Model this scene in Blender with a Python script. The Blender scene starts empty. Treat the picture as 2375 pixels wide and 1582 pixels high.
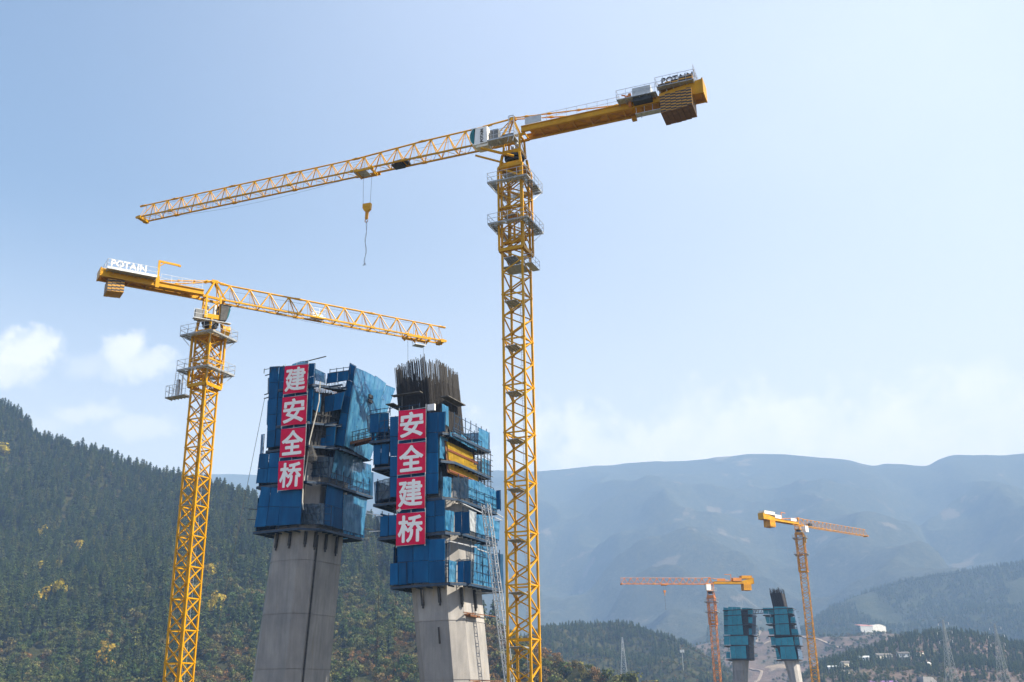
import bpy, math, random
from mathutils import Vector, Matrix, noise
from mathutils.bvhtree import BVHTree
random.seed(7)
R = math.radians
SC = bpy.context.scene
COL = SC.collection

# ------------------------------------------------------------------ camera
CAM_Z = 80.0
pitch, roll = math.atan((1645 - 791) / 2380.0), 0.0168
cam_d = bpy.data.cameras.new('camera')
cam = bpy.data.objects.new('camera', cam_d)
COL.objects.link(cam)
fw = Vector((0, math.cos(pitch), math.sin(pitch)))
up0 = Vector((0, -math.sin(pitch), math.cos(pitch)))
rt = Vector((1, 0, 0)) * math.cos(roll) - up0 * math.sin(roll)
up = rt.cross(fw)
cam.matrix_world = Matrix(((rt.x, up.x, -fw.x, 0), (rt.y, up.y, -fw.y, 0), (rt.z, up.z, -fw.z, CAM_Z), (0, 0, 0, 1)))
cam_d.sensor_width = 36.0
cam_d.lens = 36.0 * 2380 / 2375
cam_d.clip_start = 0.5
cam_d.clip_end = 40000
SC.camera = cam

# ------------------------------------------------------------------ sky and sun
SUN_AZ, SUN_EL = 110.0, 47.0
world = bpy.data.worlds.new('World')
SC.world = world
world.use_nodes = True
wn, wl = world.node_tree.nodes, world.node_tree.links
wn.clear()
w_out = wn.new('ShaderNodeOutputWorld')
w_bg = wn.new('ShaderNodeBackground')
w_bg.inputs['Strength'].default_value = 0.050
sky = wn.new('ShaderNodeTexSky')
sky.sky_type = 'NISHITA'
sky.sun_disc = False
sky.sun_elevation = R(SUN_EL)
sky.sun_rotation = R(SUN_AZ)
sky.altitude = 300
sky.air_density = 1.25
sky.dust_density = 2.2
sky.ozone_density = 4.0

def wmath(op, a, b=None, c=None):
    n = wn.new('ShaderNodeMath'); n.operation = op
    for i, v in enumerate((a, b, c)):
        if v is None: continue
        if isinstance(v, (int, float)): n.inputs[i].default_value = v
        else: wl.new(v, n.inputs[i])
    return n.outputs[0]

tc = wn.new('ShaderNodeTexCoord')
sep = wn.new('ShaderNodeSeparateXYZ'); wl.new(tc.outputs['Generated'], sep.inputs[0])
ysafe = wmath('MAXIMUM', sep.outputs['Y'], 0.05)
qx = wmath('DIVIDE', sep.outputs['X'], ysafe)
qz = wmath('DIVIDE', sep.outputs['Z'], ysafe)
comb = wn.new('ShaderNodeCombineXYZ'); wl.new(qx, comb.inputs[0]); wl.new(qz, comb.inputs[1])
def wnoise(scale, detail, rough=0.55):
    n = wn.new('ShaderNodeTexNoise'); n.inputs['Scale'].default_value = scale
    n.inputs['Detail'].default_value = detail; n.inputs['Roughness'].default_value = rough
    wl.new(tc.outputs['Generated'], n.inputs['Vector']); return n.outputs['Fac']
n_big, n_fine = wnoise(24, 7, .58), wnoise(90, 6, .62)
wob = wmath('ADD', wmath('MULTIPLY', wmath('SUBTRACT', n_big, .5), 2.4), wmath('MULTIPLY', wmath('SUBTRACT', n_fine, .5), 1.1))
front = wmath('GREATER_THAN', sep.outputs['Y'], 0.06)
mask = None
# cumulus puffs: direction (x/y, z/y), half sizes, softness, strength
for cx, cz, rx, rz, soft, st in ((-.500, .356, .034, .030, .75, .82), (-.520, .336, .050, .022, .85, .7), (-.402, .358, .026, .020, .8, .72), (-.374, .342, .040, .017, .9, .62),
                                 (-.438, .340, .035, .015, .95, .3), (-.440, .288, .034, .013, .9, .45), (-.372, .272, .034, .012, .9, .45), (-.470, .276, .03, .01, .95, .25),
                                 (.30, .236, .30, .062, .75, .62), (.50, .255, .22, .060, .8, .5), (.19, .262, .09, .035, .9, .4)):
    ex = wmath('DIVIDE', wmath('SUBTRACT', qx, cx), rx)
    ez = wmath('DIVIDE', wmath('SUBTRACT', qz, cz), rz)
    d2 = wmath('ADD', wmath('MULTIPLY', ex, ex), wmath('MULTIPLY', ez, ez))
    d = wmath('ADD', wmath('SQRT', d2), wob)
    mr = wn.new('ShaderNodeMapRange'); mr.interpolation_type = 'SMOOTHSTEP'
    mr.inputs['From Min'].default_value = 1.0 + soft * .35; mr.inputs['From Max'].default_value = 1.0 - soft * .65
    mr.inputs['To Max'].default_value = st
    wl.new(d, mr.inputs['Value'])
    mask = mr.outputs[0] if mask is None else wmath('MAXIMUM', mask, mr.outputs[0])
mask = wmath('MULTIPLY', mask, front)
# thin cirrus veil everywhere, thicker towards the right
sund = Vector((math.sin(R(SUN_AZ)) * math.cos(R(SUN_EL)), math.cos(R(SUN_AZ)) * math.cos(R(SUN_EL)), math.sin(R(SUN_EL))))
dot = wn.new('ShaderNodeVectorMath'); dot.operation = 'DOT_PRODUCT'; wl.new(tc.outputs['Generated'], dot.inputs[0]); dot.inputs[1].default_value = Vector((.80, .30, .52)).normalized()
veil = wn.new('ShaderNodeMapRange'); veil.interpolation_type = 'SMOOTHSTEP'
veil.inputs['From Min'].default_value = .05; veil.inputs['From Max'].default_value = .98; veil.inputs['To Min'].default_value = .03; veil.inputs['To Max'].default_value = .78
wl.new(dot.outputs['Value'], veil.inputs['Value'])
n_veil = wmath('ADD', .8, wmath('MULTIPLY', wnoise(2.2, 4), .4))
veilf = wmath('MULTIPLY', veil.outputs[0], n_veil)
mixv = wn.new('ShaderNodeMix'); mixv.data_type = 'RGBA'; wl.new(veilf, mixv.inputs[0]); wl.new(sky.outputs[0], mixv.inputs[6]); mixv.inputs[7].default_value = (8.5, 9.35, 11.6, 1)
hor = wn.new('ShaderNodeMapRange'); hor.interpolation_type = 'SMOOTHSTEP'; hor.inputs['From Min'].default_value = .46; hor.inputs['From Max'].default_value = .12; hor.inputs['To Max'].default_value = .75
wl.new(sep.outputs['Z'], hor.inputs['Value'])
mixh = wn.new('ShaderNodeMix'); mixh.data_type = 'RGBA'; wl.new(hor.outputs[0], mixh.inputs[0]); wl.new(mixv.outputs[2], mixh.inputs[6]); mixh.inputs[7].default_value = (9.9, 10.2, 11.8, 1)
csh = wn.new('ShaderNodeMix'); csh.data_type = 'RGBA'; csh.inputs[6].default_value = (9.8, 10.1, 11.6, 1); csh.inputs[7].default_value = (12.4, 12.2, 12.9, 1)
wl.new(wmath('MULTIPLY', wmath('SUBTRACT', wnoise(26, 5), .3), 2.2), csh.inputs[0])
mixc = wn.new('ShaderNodeMix'); mixc.data_type = 'RGBA'; wl.new(mask, mixc.inputs[0]); wl.new(mixh.outputs[2], mixc.inputs[6]); wl.new(csh.outputs[2], mixc.inputs[7])
wl.new(mixc.outputs[2], w_bg.inputs['Color'])
wl.new(w_bg.outputs[0], w_out.inputs['Surface'])

sun_d = bpy.data.lights.new('sun', 'SUN')
sun_d.energy = 5.0
sun_d.angle = R(0.6)
sun_d.color = (1, .93, .82)
sun = bpy.data.objects.new('sun', sun_d)
COL.objects.link(sun)
sun.rotation_euler = (-sund).to_track_quat('-Z', 'Y').to_euler()

SC.view_settings.view_transform = 'Standard'
SC.view_settings.look = 'None'
SC.view_settings.exposure = 1.45
SC.view_settings.gamma = 1.0
SC.view_settings.use_curve_mapping = False
cy = SC.cycles
cy.use_denoising = True
cy.max_bounces = 6; cy.diffuse_bounces = 3; cy.glossy_bounces = 2; cy.transmission_bounces = 4; cy.transparent_max_bounces = 12; cy.volume_bounces = 0
cy.sample_clamp_indirect = 4

# ------------------------------------------------------------------ materials
def new_mat(name):
    m = bpy.data.materials.new(name); m.use_nodes = True
    nt = m.node_tree; nt.nodes.clear()
    out = nt.nodes.new('ShaderNodeOutputMaterial')
    return m, nt, nt.nodes, nt.links, out

def ramp(ns, ls, src, stops):
    r = ns.new('ShaderNodeValToRGB')
    el = r.color_ramp.elements
    while len(el) < len(stops): el.new(.5)
    for e, (p, c) in zip(el, stops): e.position = p; e.color = (*c, 1)
    ls.new(src, r.inputs[0]); return r.outputs[0]

def surf(name, c1, c2, scale=1.0, rough=.6, metal=0.0, bump=0.0, stretch=(1, 1, 1), detail=5, var=0.0, c3=None, lo=.35, hi=.65, bscale=None):
    """noise-mottled principled surface; var = brightness change from object to object"""
    m, nt, ns, ls, out = new_mat(name)
    p = ns.new('ShaderNodeBsdfPrincipled'); p.inputs['Roughness'].default_value = rough; p.inputs['Metallic'].default_value = metal
    tcn = ns.new('ShaderNodeTexCoord'); mp = ns.new('ShaderNodeMapping'); mp.inputs['Scale'].default_value = stretch
    ls.new(tcn.outputs['Object'], mp.inputs[0])
    n = ns.new('ShaderNodeTexNoise'); n.inputs['Scale'].default_value = scale; n.inputs['Detail'].default_value = detail; n.inputs['Roughness'].default_value = .6
    ls.new(mp.outputs[0], n.inputs['Vector'])
    stops = [(lo, c1), (hi, c2)] + ([(min(1, hi + .12), c3)] if c3 else [])
    c = ramp(ns, ls, n.outputs['Fac'], stops)
    if var:
        oi = ns.new('ShaderNodeObjectInfo'); hs = ns.new('ShaderNodeHueSaturation')
        mr = ns.new('ShaderNodeMapRange'); mr.inputs['To Min'].default_value = 1 - var; mr.inputs['To Max'].default_value = 1 + var
        ls.new(oi.outputs['Random'], mr.inputs['Value']); ls.new(mr.outputs[0], hs.inputs['Value']); ls.new(c, hs.inputs['Color']); c = hs.outputs[0]
    ls.new(c, p.inputs['Base Color'])
    if bump:
        b = ns.new('ShaderNodeBump'); b.inputs['Strength'].default_value = bump; b.inputs['Distance'].default_value = .05
        n2 = ns.new('ShaderNodeTexNoise'); n2.inputs['Scale'].default_value = bscale or scale * 4; n2.inputs['Detail'].default_value = 4
        ls.new(mp.outputs[0], n2.inputs['Vector']); ls.new(n2.outputs['Fac'], b.inputs['Height']); ls.new(b.outputs[0], p.inputs['Normal'])
    ls.new(p.outputs[0], out.inputs['Surface'])
    return m

def net_mat(name, c1, c2, trans, open_):
    """woven plastic safety net: diffuse + light shining through + open weave"""
    m, nt, ns, ls, out = new_mat(name)
    tcn = ns.new('ShaderNodeTexCoord'); mp = ns.new('ShaderNodeMapping'); mp.inputs['Scale'].default_value = (1.6, 1.6, .35)
    ls.new(tcn.outputs['Object'], mp.inputs[0])
    n = ns.new('ShaderNodeTexNoise'); n.inputs['Scale'].default_value = 1.7; n.inputs['Detail'].default_value = 7; n.inputs['Roughness'].default_value = .65
    ls.new(mp.outputs[0], n.inputs['Vector'])
    c = ramp(ns, ls, n.outputs['Fac'], [(.32, c1), (.66, c2)])
    d = ns.new('ShaderNodeBsdfDiffuse'); t = ns.new('ShaderNodeBsdfTranslucent'); tr = ns.new('ShaderNodeBsdfTransparent'); g = ns.new('ShaderNodeBsdfGlossy'); g.inputs['Roughness'].default_value = .35
    ls.new(c, d.inputs[0]); ls.new(c, t.inputs[0])
    m1 = ns.new('ShaderNodeMixShader'); m1.inputs[0].default_value = trans; ls.new(d.outputs[0], m1.inputs[1]); ls.new(t.outputs[0], m1.inputs[2])
    m2 = ns.new('ShaderNodeMixShader'); m2.inputs[0].default_value = .06; ls.new(m1.outputs[0], m2.inputs[1]); ls.new(g.outputs[0], m2.inputs[2])
    n3 = ns.new('ShaderNodeTexNoise'); n3.inputs['Scale'].default_value = 1.1; n3.inputs['Detail'].default_value = 3; ls.new(mp.outputs[0], n3.inputs['Vector'])
    mr = ns.new('ShaderNodeMapRange'); mr.inputs['From Min'].default_value = .35; mr.inputs['From Max'].default_value = .75; mr.inputs['To Min'].default_value = open_ * .4; mr.inputs['To Max'].default_value = open_ * 1.8
    ls.new(n3.outputs['Fac'], mr.inputs['Value'])
    m3 = ns.new('ShaderNodeMixShader'); ls.new(mr.outputs[0], m3.inputs[0]); ls.new(m2.outputs[0], m3.inputs[1]); ls.new(tr.outputs[0], m3.inputs[2])
    ls.new(m3.outputs[0], out.inputs['Surface'])
    return m

M = {}
M['yellow'] = surf('yellow_paint', (.45, .225, .002), (.60, .305, .003), .7, .42, var=.05, c3=(.36, .17, .01))
M['yellow_dark'] = surf('worn_yellow_paint', (.42, .19, .01), (.66, .31, .012), 1.1, .55)
M['pylon_grey'] = surf('weathered_galvanised_steel', (.16, .18, .18), (.24, .27, .27), 2, .6)
M['orange'] = surf('orange_paint', (.46, .16, .025), (.58, .21, .035), .8, .5)
M['galv'] = surf('galvanised_steel', (.34, .36, .38), (.55, .57, .6), 3, .45, .5)
M['grey_box'] = surf('grey_sheet', (.42, .46, .5), (.52, .56, .6), 1.5, .5)
M['white'] = surf('white_paint', (.72, .73, .73), (.82, .82, .82), 2, .4)
M['grating'] = net_mat('steel_grating', (.30, .32, .34), (.42, .44, .46), .0, .45)
M['steel'] = surf('dark_steel', (.022, .026, .03), (.06, .06, .062), 3, .6, .3)
M['black'] = surf('black_rubber', (.012, .012, .013), (.03, .03, .03), 3, .6)
M['cream'] = surf('cream_panel', (.6, .58, .5), (.7, .68, .6), 1.5, .45)
M['glass'] = surf('teal_glass', (.01, .10, .12), (.02, .16, .18), 2, .08)
M['sheet'] = surf('blue_mesh_sheet', (.001, .060, .175), (.003, .100, .26), .9, .55, bump=.12, stretch=(1.5, 1.5, .35), var=.2, c3=(.015, .10, .19), lo=.3, hi=.68)
M['sheet_bright'] = surf('bright_blue_sheet', (.01, .20, .50), (.03, .28, .62), .9, .5, stretch=(1.5, 1.5, .35), var=.1)
M['net'] = net_mat('blue_safety_net', (.003, .14, .38), (.11, .37, .60), .45, .10)
M['net_old'] = net_mat('weathered_safety_net', (.02, .09, .17), (.14, .20, .26), .4, .28)
M['net_white'] = net_mat('whitish_safety_net', (.35, .42, .5), (.6, .65, .7), .4, .08)
M['bluesteel'] = surf('blue_black_scaffold_paint', (.004, .02, .05), (.012, .045, .10), 2, .55)
M['plank'] = surf('grey_deck_plank', (.05, .048, .045), (.12, .115, .11), 2, .8, var=.2)
M['banner_white'] = surf('banner_white', (.84, .84, .86), (.9, .9, .91), 2, .6)
M['red'] = surf('red_banner', (.66, .008, .060), (.76, .014, .085), .8, .6)
M['cabinet_dark'] = surf('dark_grey_sheet', (.10, .11, .12), (.16, .17, .18), 2, .5)
M['slab_brown'] = surf('brown_slab_edge', (.10, .05, .02), (.18, .09, .035), 2, .8)
M['teal'] = surf('teal_sheet', (.003, .20, .30), (.010, .26, .37), .6, .5, var=.1)
M['teal_dark'] = surf('purple_blue_side', (.05, .09, .16), (.07, .12, .2), .6, .6)  # darker purple-blue tone for the right-hand panels of the far formwork
M['rust'] = surf('rusty_steel', (.09, .035, .015), (.2, .09, .045), 4, .85)
M['rebar'] = surf('grey_rebar', (.014, .014, .016), (.030, .030, .032), 6, .75, .0, var=.25)
M['rebar_dark'] = surf('rebar_mat', (.012, .010, .010), (.03, .024, .022), 6, .75)
M['beam_yellow'] = surf('yellow_timber_beam', (.42, .26, .01), (.62, .40, .015), 1.5, .6, var=.12)
M['beam_red'] = surf('red_brown_waler', (.16, .045, .02), (.24, .075, .03), 2, .6)
M['rope'] = surf('steel_rope', (.04, .04, .045), (.08, .08, .085), 2, .6)
M['hose'] = surf('pale_hose', (.4, .4, .38), (.5, .5, .47), 2, .6)
M['trunk'] = surf('bark', (.05, .04, .03), (.1, .08, .06), 3, .9)

def concrete(name, warm=1.0):
    m, nt, ns, ls, out = new_mat(name)
    p = ns.new('ShaderNodeBsdfPrincipled'); p.inputs['Roughness'].default_value = .85
    tcn = ns.new('ShaderNodeTexCoord')
    def nz(scale, st, det=6):
        mp = ns.new('ShaderNodeMapping'); mp.inputs['Scale'].default_value = st; ls.new(tcn.outputs['Object'], mp.inputs[0])
        n = ns.new('ShaderNodeTexNoise'); n.inputs['Scale'].default_value = scale; n.inputs['Detail'].default_value = det; n.inputs['Roughness'].default_value = .62; ls.new(mp.outputs[0], n.inputs['Vector']); return n.outputs['Fac']
    a = ramp(ns, ls, nz(.5, (1, 1, .5)), [(.3, (.23 * warm, .236, .246)), (.7, (.375 * warm, .372, .37))])
    s = ramp(ns, ls, nz(2.3, (1, 1, .06)), [(.30, (.66, .65, .64)), (.58, (1, 1, 1))])
    sp = ramp(ns, ls, nz(7, (1, 1, 1), 3), [(.25, (.6, .6, .6)), (.34, (1, 1, 1))])
    st = ramp(ns, ls, nz(1.2, (1, 1, .12), 4), [(.62, (1, 1, 1)), (.76, (.95, .78, .5))])
    def mul(x, y, f=1.0):
        mx = ns.new('ShaderNodeMix'); mx.data_type = 'RGBA'; mx.blend_type = 'MULTIPLY'; mx.inputs[0].default_value = f; ls.new(x, mx.inputs[6]); ls.new(y, mx.inputs[7]); return mx.outputs[2]
    oi = ns.new('ShaderNodeObjectInfo'); hs = ns.new('ShaderNodeHueSaturation'); mr = ns.new('ShaderNodeMapRange'); mr.inputs['To Min'].default_value = .84; mr.inputs['To Max'].default_value = 1.12
    ls.new(oi.outputs['Random'], mr.inputs['Value']); ls.new(mr.outputs[0], hs.inputs['Value'])
    ls.new(mul(mul(mul(a, s, .5), sp, .6), st, .8), hs.inputs['Color']); ls.new(hs.outputs[0], p.inputs['Base Color'])
    b = ns.new('ShaderNodeBump'); b.inputs['Strength'].default_value = .25; b.inputs['Distance'].default_value = .03; ls.new(nz(3, (1, 1, .3)), b.inputs['Height']); ls.new(b.outputs[0], p.inputs['Normal'])
    ls.new(p.outputs[0], out.inputs['Surface'])
    return m
M['concrete'] = concrete('board_marked_concrete', 1.02)

def stripes(name, az_deg):
    """painted warning print: short offset yellow and black bars"""
    m, nt, ns, ls, out = new_mat(name)
    p = ns.new('ShaderNodeBsdfPrincipled'); p.inputs['Roughness'].default_value = .6
    tcn = ns.new('ShaderNodeTexCoord'); mp = ns.new('ShaderNodeMapping'); ls.new(tcn.outputs['Object'], mp.inputs[0])
    sx = ns.new('ShaderNodeSeparateXYZ'); ls.new(mp.outputs[0], sx.inputs[0])
    oi = ns.new('ShaderNodeObjectInfo')
    def mt(op, a, b):
        n = ns.new('ShaderNodeMath'); n.operation = op
        for i, v in enumerate((a, b)):
            if isinstance(v, (int, float)): n.inputs[i].default_value = v
            else: ls.new(v, n.inputs[i])
        return n.outputs[0]
    f = mt('FRACT', mt('ADD', mt('MULTIPLY', sx.outputs['Z'], 2.9), mt('MULTIPLY', mt('ROUND', mt('MULTIPLY', oi.outputs['Random'], 3), 0), .1)), 0)
    g = mt('GREATER_THAN', f, .47)
    n = ns.new('ShaderNodeTexNoise'); n.inputs['Scale'].default_value = 2; n.inputs['Detail'].default_value = 5; ls.new(tcn.outputs['Object'], n.inputs['Vector'])
    ye = ramp(ns, ls, n.outputs['Fac'], [(.3, (.33, .16, .02)), (.7, (.52, .27, .02))])
    mx = ns.new('ShaderNodeMix'); mx.data_type = 'RGBA'; ls.new(g, mx.inputs[0]); ls.new(ye, mx.inputs[6]); mx.inputs[7].default_value = (.022, .02, .02, 1)
    ls.new(mx.outputs[2], p.inputs['Base Color']); ls.new(p.outputs[0], out.inputs['Surface'])
    return m
for k_, v_ in (('sheet', .12), ('sheet_bright', .15), ('yellow', .25), ('yellow_dark', .2), ('red', .1)):
    for n_ in M[k_].node_tree.nodes:
        if n_.type == 'BSDF_PRINCIPLED': n_.inputs['Specular IOR Level'].default_value = v_
M['pale_wall'] = surf('pale_painted_wall', (.46, .47, .48), (.56, .57, .58), .3, .7)
M['stripes'] = stripes('warning_stripes', 0)

# ------------------------------------------------------------------ mesh building
class MB:
    def __init__(s, mat4=None): s.v = []; s.f = []; s.mi = []; s.M = mat4; s.m = 0
    def _p(s, pts):
        b = len(s.v)
        for p in pts:
            p = Vector(p)
            if s.M is not None: p = s.M @ p
            s.v.append(tuple(p))
        return b
    def face(s, *i): s.f.append(i); s.mi.append(s.m)
    def bar(s, a, b, w, h=None, cap=True):
        a, b = Vector(a), Vector(b); h = h or w
        d = b - a
        if d.length < 1e-6: return
        d.normalize()
        ref = Vector((0, 0, 1)) if abs(d.z) < .9 else Vector((1, 0, 0))
        x = d.cross(ref).normalized(); y = x.cross(d)
        o = [x * sx * w / 2 + y * sy * h / 2 for sx, sy in ((-1, -1), (1, -1), (1, 1), (-1, 1))]
        i = s._p([a + q for q in o] + [b + q for q in o])
        for k in range(4): s.face(i + k, i + (k + 1) % 4, i + 4 + (k + 1) % 4, i + 4 + k)
        if cap: s.face(i + 3, i + 2, i + 1, i); s.face(i + 4, i + 5, i + 6, i + 7)
    def tube(s, a, b, r, n=6, r2=None):
        a, b = Vector(a), Vector(b); r2 = r if r2 is None else r2
        d = (b - a)
        if d.length < 1e-6: return
        d.normalize(); ref = Vector((0, 0, 1)) if abs(d.z) < .9 else Vector((1, 0, 0))
        x = d.cross(ref).normalized(); y = x.cross(d)
        c = [(math.cos(2 * math.pi * k / n), math.sin(2 * math.pi * k / n)) for k in range(n)]
        i = s._p([a + (x * u + y * w) * r for u, w in c] + [b + (x * u + y * w) * r2 for u, w in c])
        for k in range(n): s.face(i + k, i + (k + 1) % n, i + n + (k + 1) % n, i + n + k)
        s.face(*[i + k for k in reversed(range(n))]); s.face(*[i + n + k for k in range(n)])
    def box(s, lo, hi):
        x0, y0, z0 = lo; x1, y1, z1 = hi
        i = s._p([(x0, y0, z0), (x1, y0, z0), (x1, y1, z0), (x0, y1, z0), (x0, y0, z1), (x1, y0, z1), (x1, y1, z1), (x0, y1, z1)])
        for q in ((3, 2, 1, 0), (4, 5, 6, 7), (0, 1, 5, 4), (1, 2, 6, 5), (2, 3, 7, 6), (3, 0, 4, 7)): s.face(*[i + k for k in q])
    def hexa(s, b, t):
        """solid from bottom and top rings of equal length"""
        n = len(b); i = s._p(list(b) + list(t))
        for k in range(n): s.face(i + k, i + (k + 1) % n, i + n + (k + 1) % n, i + n + k)
        s.face(*[i + k for k in reversed(range(n))]); s.face(*[i + n + k for k in range(n)])
    def slab(s, q, th, up_=None):
        """thick plate from a quad, thickened behind it"""
        q = [Vector(p) for p in q]
        nrm = (q[1] - q[0]).cross(q[-1] - q[0]).normalized() * th
        i = s._p(q + [p + nrm for p in q]); n = len(q)
        s.face(*[i + k for k in range(n)]); s.face(*[i + n + k for k in reversed(range(n))])
        for k in range(n): s.face(i + k, i + n + k, i + n + (k + 1) % n, i + (k + 1) % n)
    def mesh(s, name, mats):
        me = bpy.data.meshes.new(name); me.from_pydata(s.v, [], s.f)
        for m in (mats if isinstance(mats, (list, tuple)) else [mats]): me.materials.append(m)
        me.polygons.foreach_set('material_index', s.mi)
        me.update(); return me
    def obj(s, name, mats, parent=None, loc=None):
        if not s.v: return None
        o = bpy.data.objects.new(name, s.mesh(name, mats)); COL.objects.link(o)
        if parent is not None: o.parent = parent
        if loc is not None: o.location = loc
        return o

def tag(o, label=None, cat=None, group=None, kind=None):
    if label: o['label'] = label
    if cat: o['category'] = cat
    if group: o['group'] = group
    if kind: o['kind'] = kind
    return o
def empty(name, loc, label, cat, rz=0.0, group=None):
    o = bpy.data.objects.new(name, None); COL.objects.link(o); o.location = loc; o.rotation_euler = (0, 0, rz); o.empty_display_size = .5
    return tag(o, label, cat, group)
def inst(name, me, parent, loc=(0, 0, 0), rz=0.0):
    o = bpy.data.objects.new(name, me); COL.objects.link(o); o.parent = parent; o.location = loc; o.rotation_euler = (0, 0, rz); return o

def text_mesh(body, size, bold, depth, mat):
    c = bpy.data.curves.new('lettering', 'FONT'); c.body = body; c.size = size; c.offset = bold; c.extrude = depth; c.align_x = 'CENTER'; c.align_y = 'CENTER'; c.resolution_u = 3
    o = bpy.data.objects.new('lettering', c); COL.objects.link(o)
    dg = bpy.context.evaluated_depsgraph_get(); dg.update()
    me = bpy.data.meshes.new_from_object(o.evaluated_get(dg))
    bpy.data.objects.remove(o); bpy.data.curves.remove(c)
    me.materials.clear(); me.materials.append(mat)
    return me

def bolden(me, r_):
    """thicken glyph strokes by laying shifted copies a hair behind one another"""
    n = len(me.vertices); V = [v.co.copy() for v in me.vertices]; F_ = [tuple(p.vertices) for p in me.polygons]; vs, fs = [], []
    for k, (dx, dy) in enumerate([(0, 0)] + [(math.cos(a) * r_, math.sin(a) * r_) for a in [i * .785 for i in range(8)]]):
        vs += [(v.x + dx, v.y + dy, v.z - k * .0012) for v in V]; fs += [tuple(i + n * k for i in f) for f in F_]
    m2 = bpy.data.meshes.new(me.name); m2.from_pydata(vs, [], fs); m2.materials.append(me.materials[0]); m2.update(); return m2

# ------------------------------------------------------------------ terrain
def ground_mat(name, cols, scale, bump=.4, patch=None, pscale=.004):
    m, nt, ns, ls, out = new_mat(name)
    p = ns.new('ShaderNodeBsdfPrincipled'); p.inputs['Roughness'].default_value = .95; p.inputs['Specular IOR Level'].default_value = .1
    tcn = ns.new('ShaderNodeTexCoord')
    def nz(s, d=6, r=.6):
        n = ns.new('ShaderNodeTexNoise'); n.inputs['Scale'].default_value = s; n.inputs['Detail'].default_value = d; n.inputs['Roughness'].default_value = r; ls.new(tcn.outputs['Object'], n.inputs['Vector']); return n.outputs['Fac']
    c = ramp(ns, ls, nz(scale, 9, .7), [(.3, cols[0]), (.5, cols[1]), (.7, cols[2])])
    if patch:
        a = nz(pscale, 7, .58)
        f = ramp(ns, ls, a, [(patch[1], (0, 0, 0)), (patch[1] + .035, (1, 1, 1))])
        mx = ns.new('ShaderNodeMix'); mx.data_type = 'RGBA'; ls.new(f, mx.inputs[0]); ls.new(c, mx.inputs[6]); mx.inputs[7].default_value = (*patch[0], 1); c = mx.outputs[2]
    ls.new(c, p.inputs['Base Color'])
    b = ns.new('ShaderNodeBump'); b.inputs['Strength'].default_value = bump; b.inputs['Distance'].default_value = .35 / scale; ls.new(nz(scale * 2.2, 6, .7), b.inputs['Height']); ls.new(b.outputs[0], p.inputs['Normal'])
    ls.new(p.outputs[0], out.inputs['Surface']); return m

def poly_at(pts, t):
    n = len(pts) - 1; x = t * n; i = min(int(x), n - 1); f = x - i
    a, b = Vector(pts[i]), Vector(pts[i + 1])
    p0 = Vector(pts[max(i - 1, 0)]); p3 = Vector(pts[min(i + 2, n)])
    return .5 * ((2 * a) + (b - p0) * f + (2 * p0 - 5 * a + 4 * b - p3) * f * f + (3 * a - p0 - 3 * b + p3) * f ** 3)

BVH = {}
def hill(name, ridge, foot, back, mat, nu, nv, amp, freq, power=1.0, lower=0.0, ramp_ridge=.12):
    """height field between a foot line, a ridge line and a far foot line"""
    verts, faces = [], []
    for i in range(nu + 1):
        s = i / nu
        r_, f_ = poly_at(ridge, s), poly_at(foot, s)
        b_ = Vector((r_.x + back[0], r_.y + back[1], back[2]))
        for j in range(nv + 1):
            t = j / nv * 1.45
            if t <= 1:
                p = f_.lerp(r_, t); p.z = f_.z + (r_.z - lower - f_.z) * (t ** power)
                k = min(1, (1 - t) / ramp_ridge) * min(1, t / .15)
            else:
                q = (t - 1) / .45; p = r_.lerp(b_, q); p.z = (r_.z - lower) + (b_.z - r_.z + lower) * (q ** 1.3); k = min(1, q * 2)
            q = Vector((p.x * freq, p.y * freq, 0))
            n1 = noise.fractal(q, 1.0, 2.0, 5) ; n1 = n1 * .7 + 1.1 * (.32 - abs(noise.noise(q * 2.3 + Vector((3, 1, 0))))) if amp > 100 else n1; n2 = noise.fractal(Vector((p.x * freq * 6, p.y * freq * 6, 3)), 1.0, 2.1, 4)
            p.z += amp * (n1 - .1) * (.08 + .92 * k) + amp * .12 * n2 * (.3 + .7 * k)
            verts.append(tuple(p))
    w = nv + 1
    for i in range(nu):
        for j in range(nv):
            a = i * w + j; faces.append((a, a + w, a + w + 1, a + 1))
    me = bpy.data.meshes.new(name); me.from_pydata(verts, [], faces); me.materials.append(mat)
    me.polygons.foreach_set('use_smooth', [True] * len(faces)); me.update()
    o = bpy.data.objects.new(name, me); COL.objects.link(o); tag(o, kind='structure')
    BVH[name] = BVHTree.FromPolygons(verts, faces)
    return o, verts, w
def ground_z(x, y, names=None):
    best = 20.0
    for n, b in BVH.items():
        if names and n not in names: continue
        h = b.ray_cast(Vector((x, y, 5000)), Vector((0, 0, -1)))
        if h[0] is not None: best = max(best, h[0].z)
    return best

m_scrub = ground_mat('scrub_soil', [(.020, .028, .011), (.034, .038, .016), (.060, .052, .026)], .11, .6)
m_valley = ground_mat('terraced_soil', [(.05, .06, .04), (.10, .08, .07), (.16, .115, .105)], .02, .4, patch=((.22, .18, .14), .62), pscale=.008)
m_far = ground_mat('distant_forest', [(.010, .017, .010), (.028, .034, .018), (.065, .062, .036)], .045, 1.0, patch=((.095, .085, .062), .61), pscale=.0042)
m_spur = ground_mat('dark_forest', [(.016, .026, .016), (.030, .040, .022), (.05, .056, .034)], .05, 1.0, patch=((.10, .09, .07), .66), pscale=.006)
m_base = ground_mat('valley_floor', [(.05, .06, .03), (.09, .085, .045), (.15, .12, .08)], .02, .3)

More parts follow.
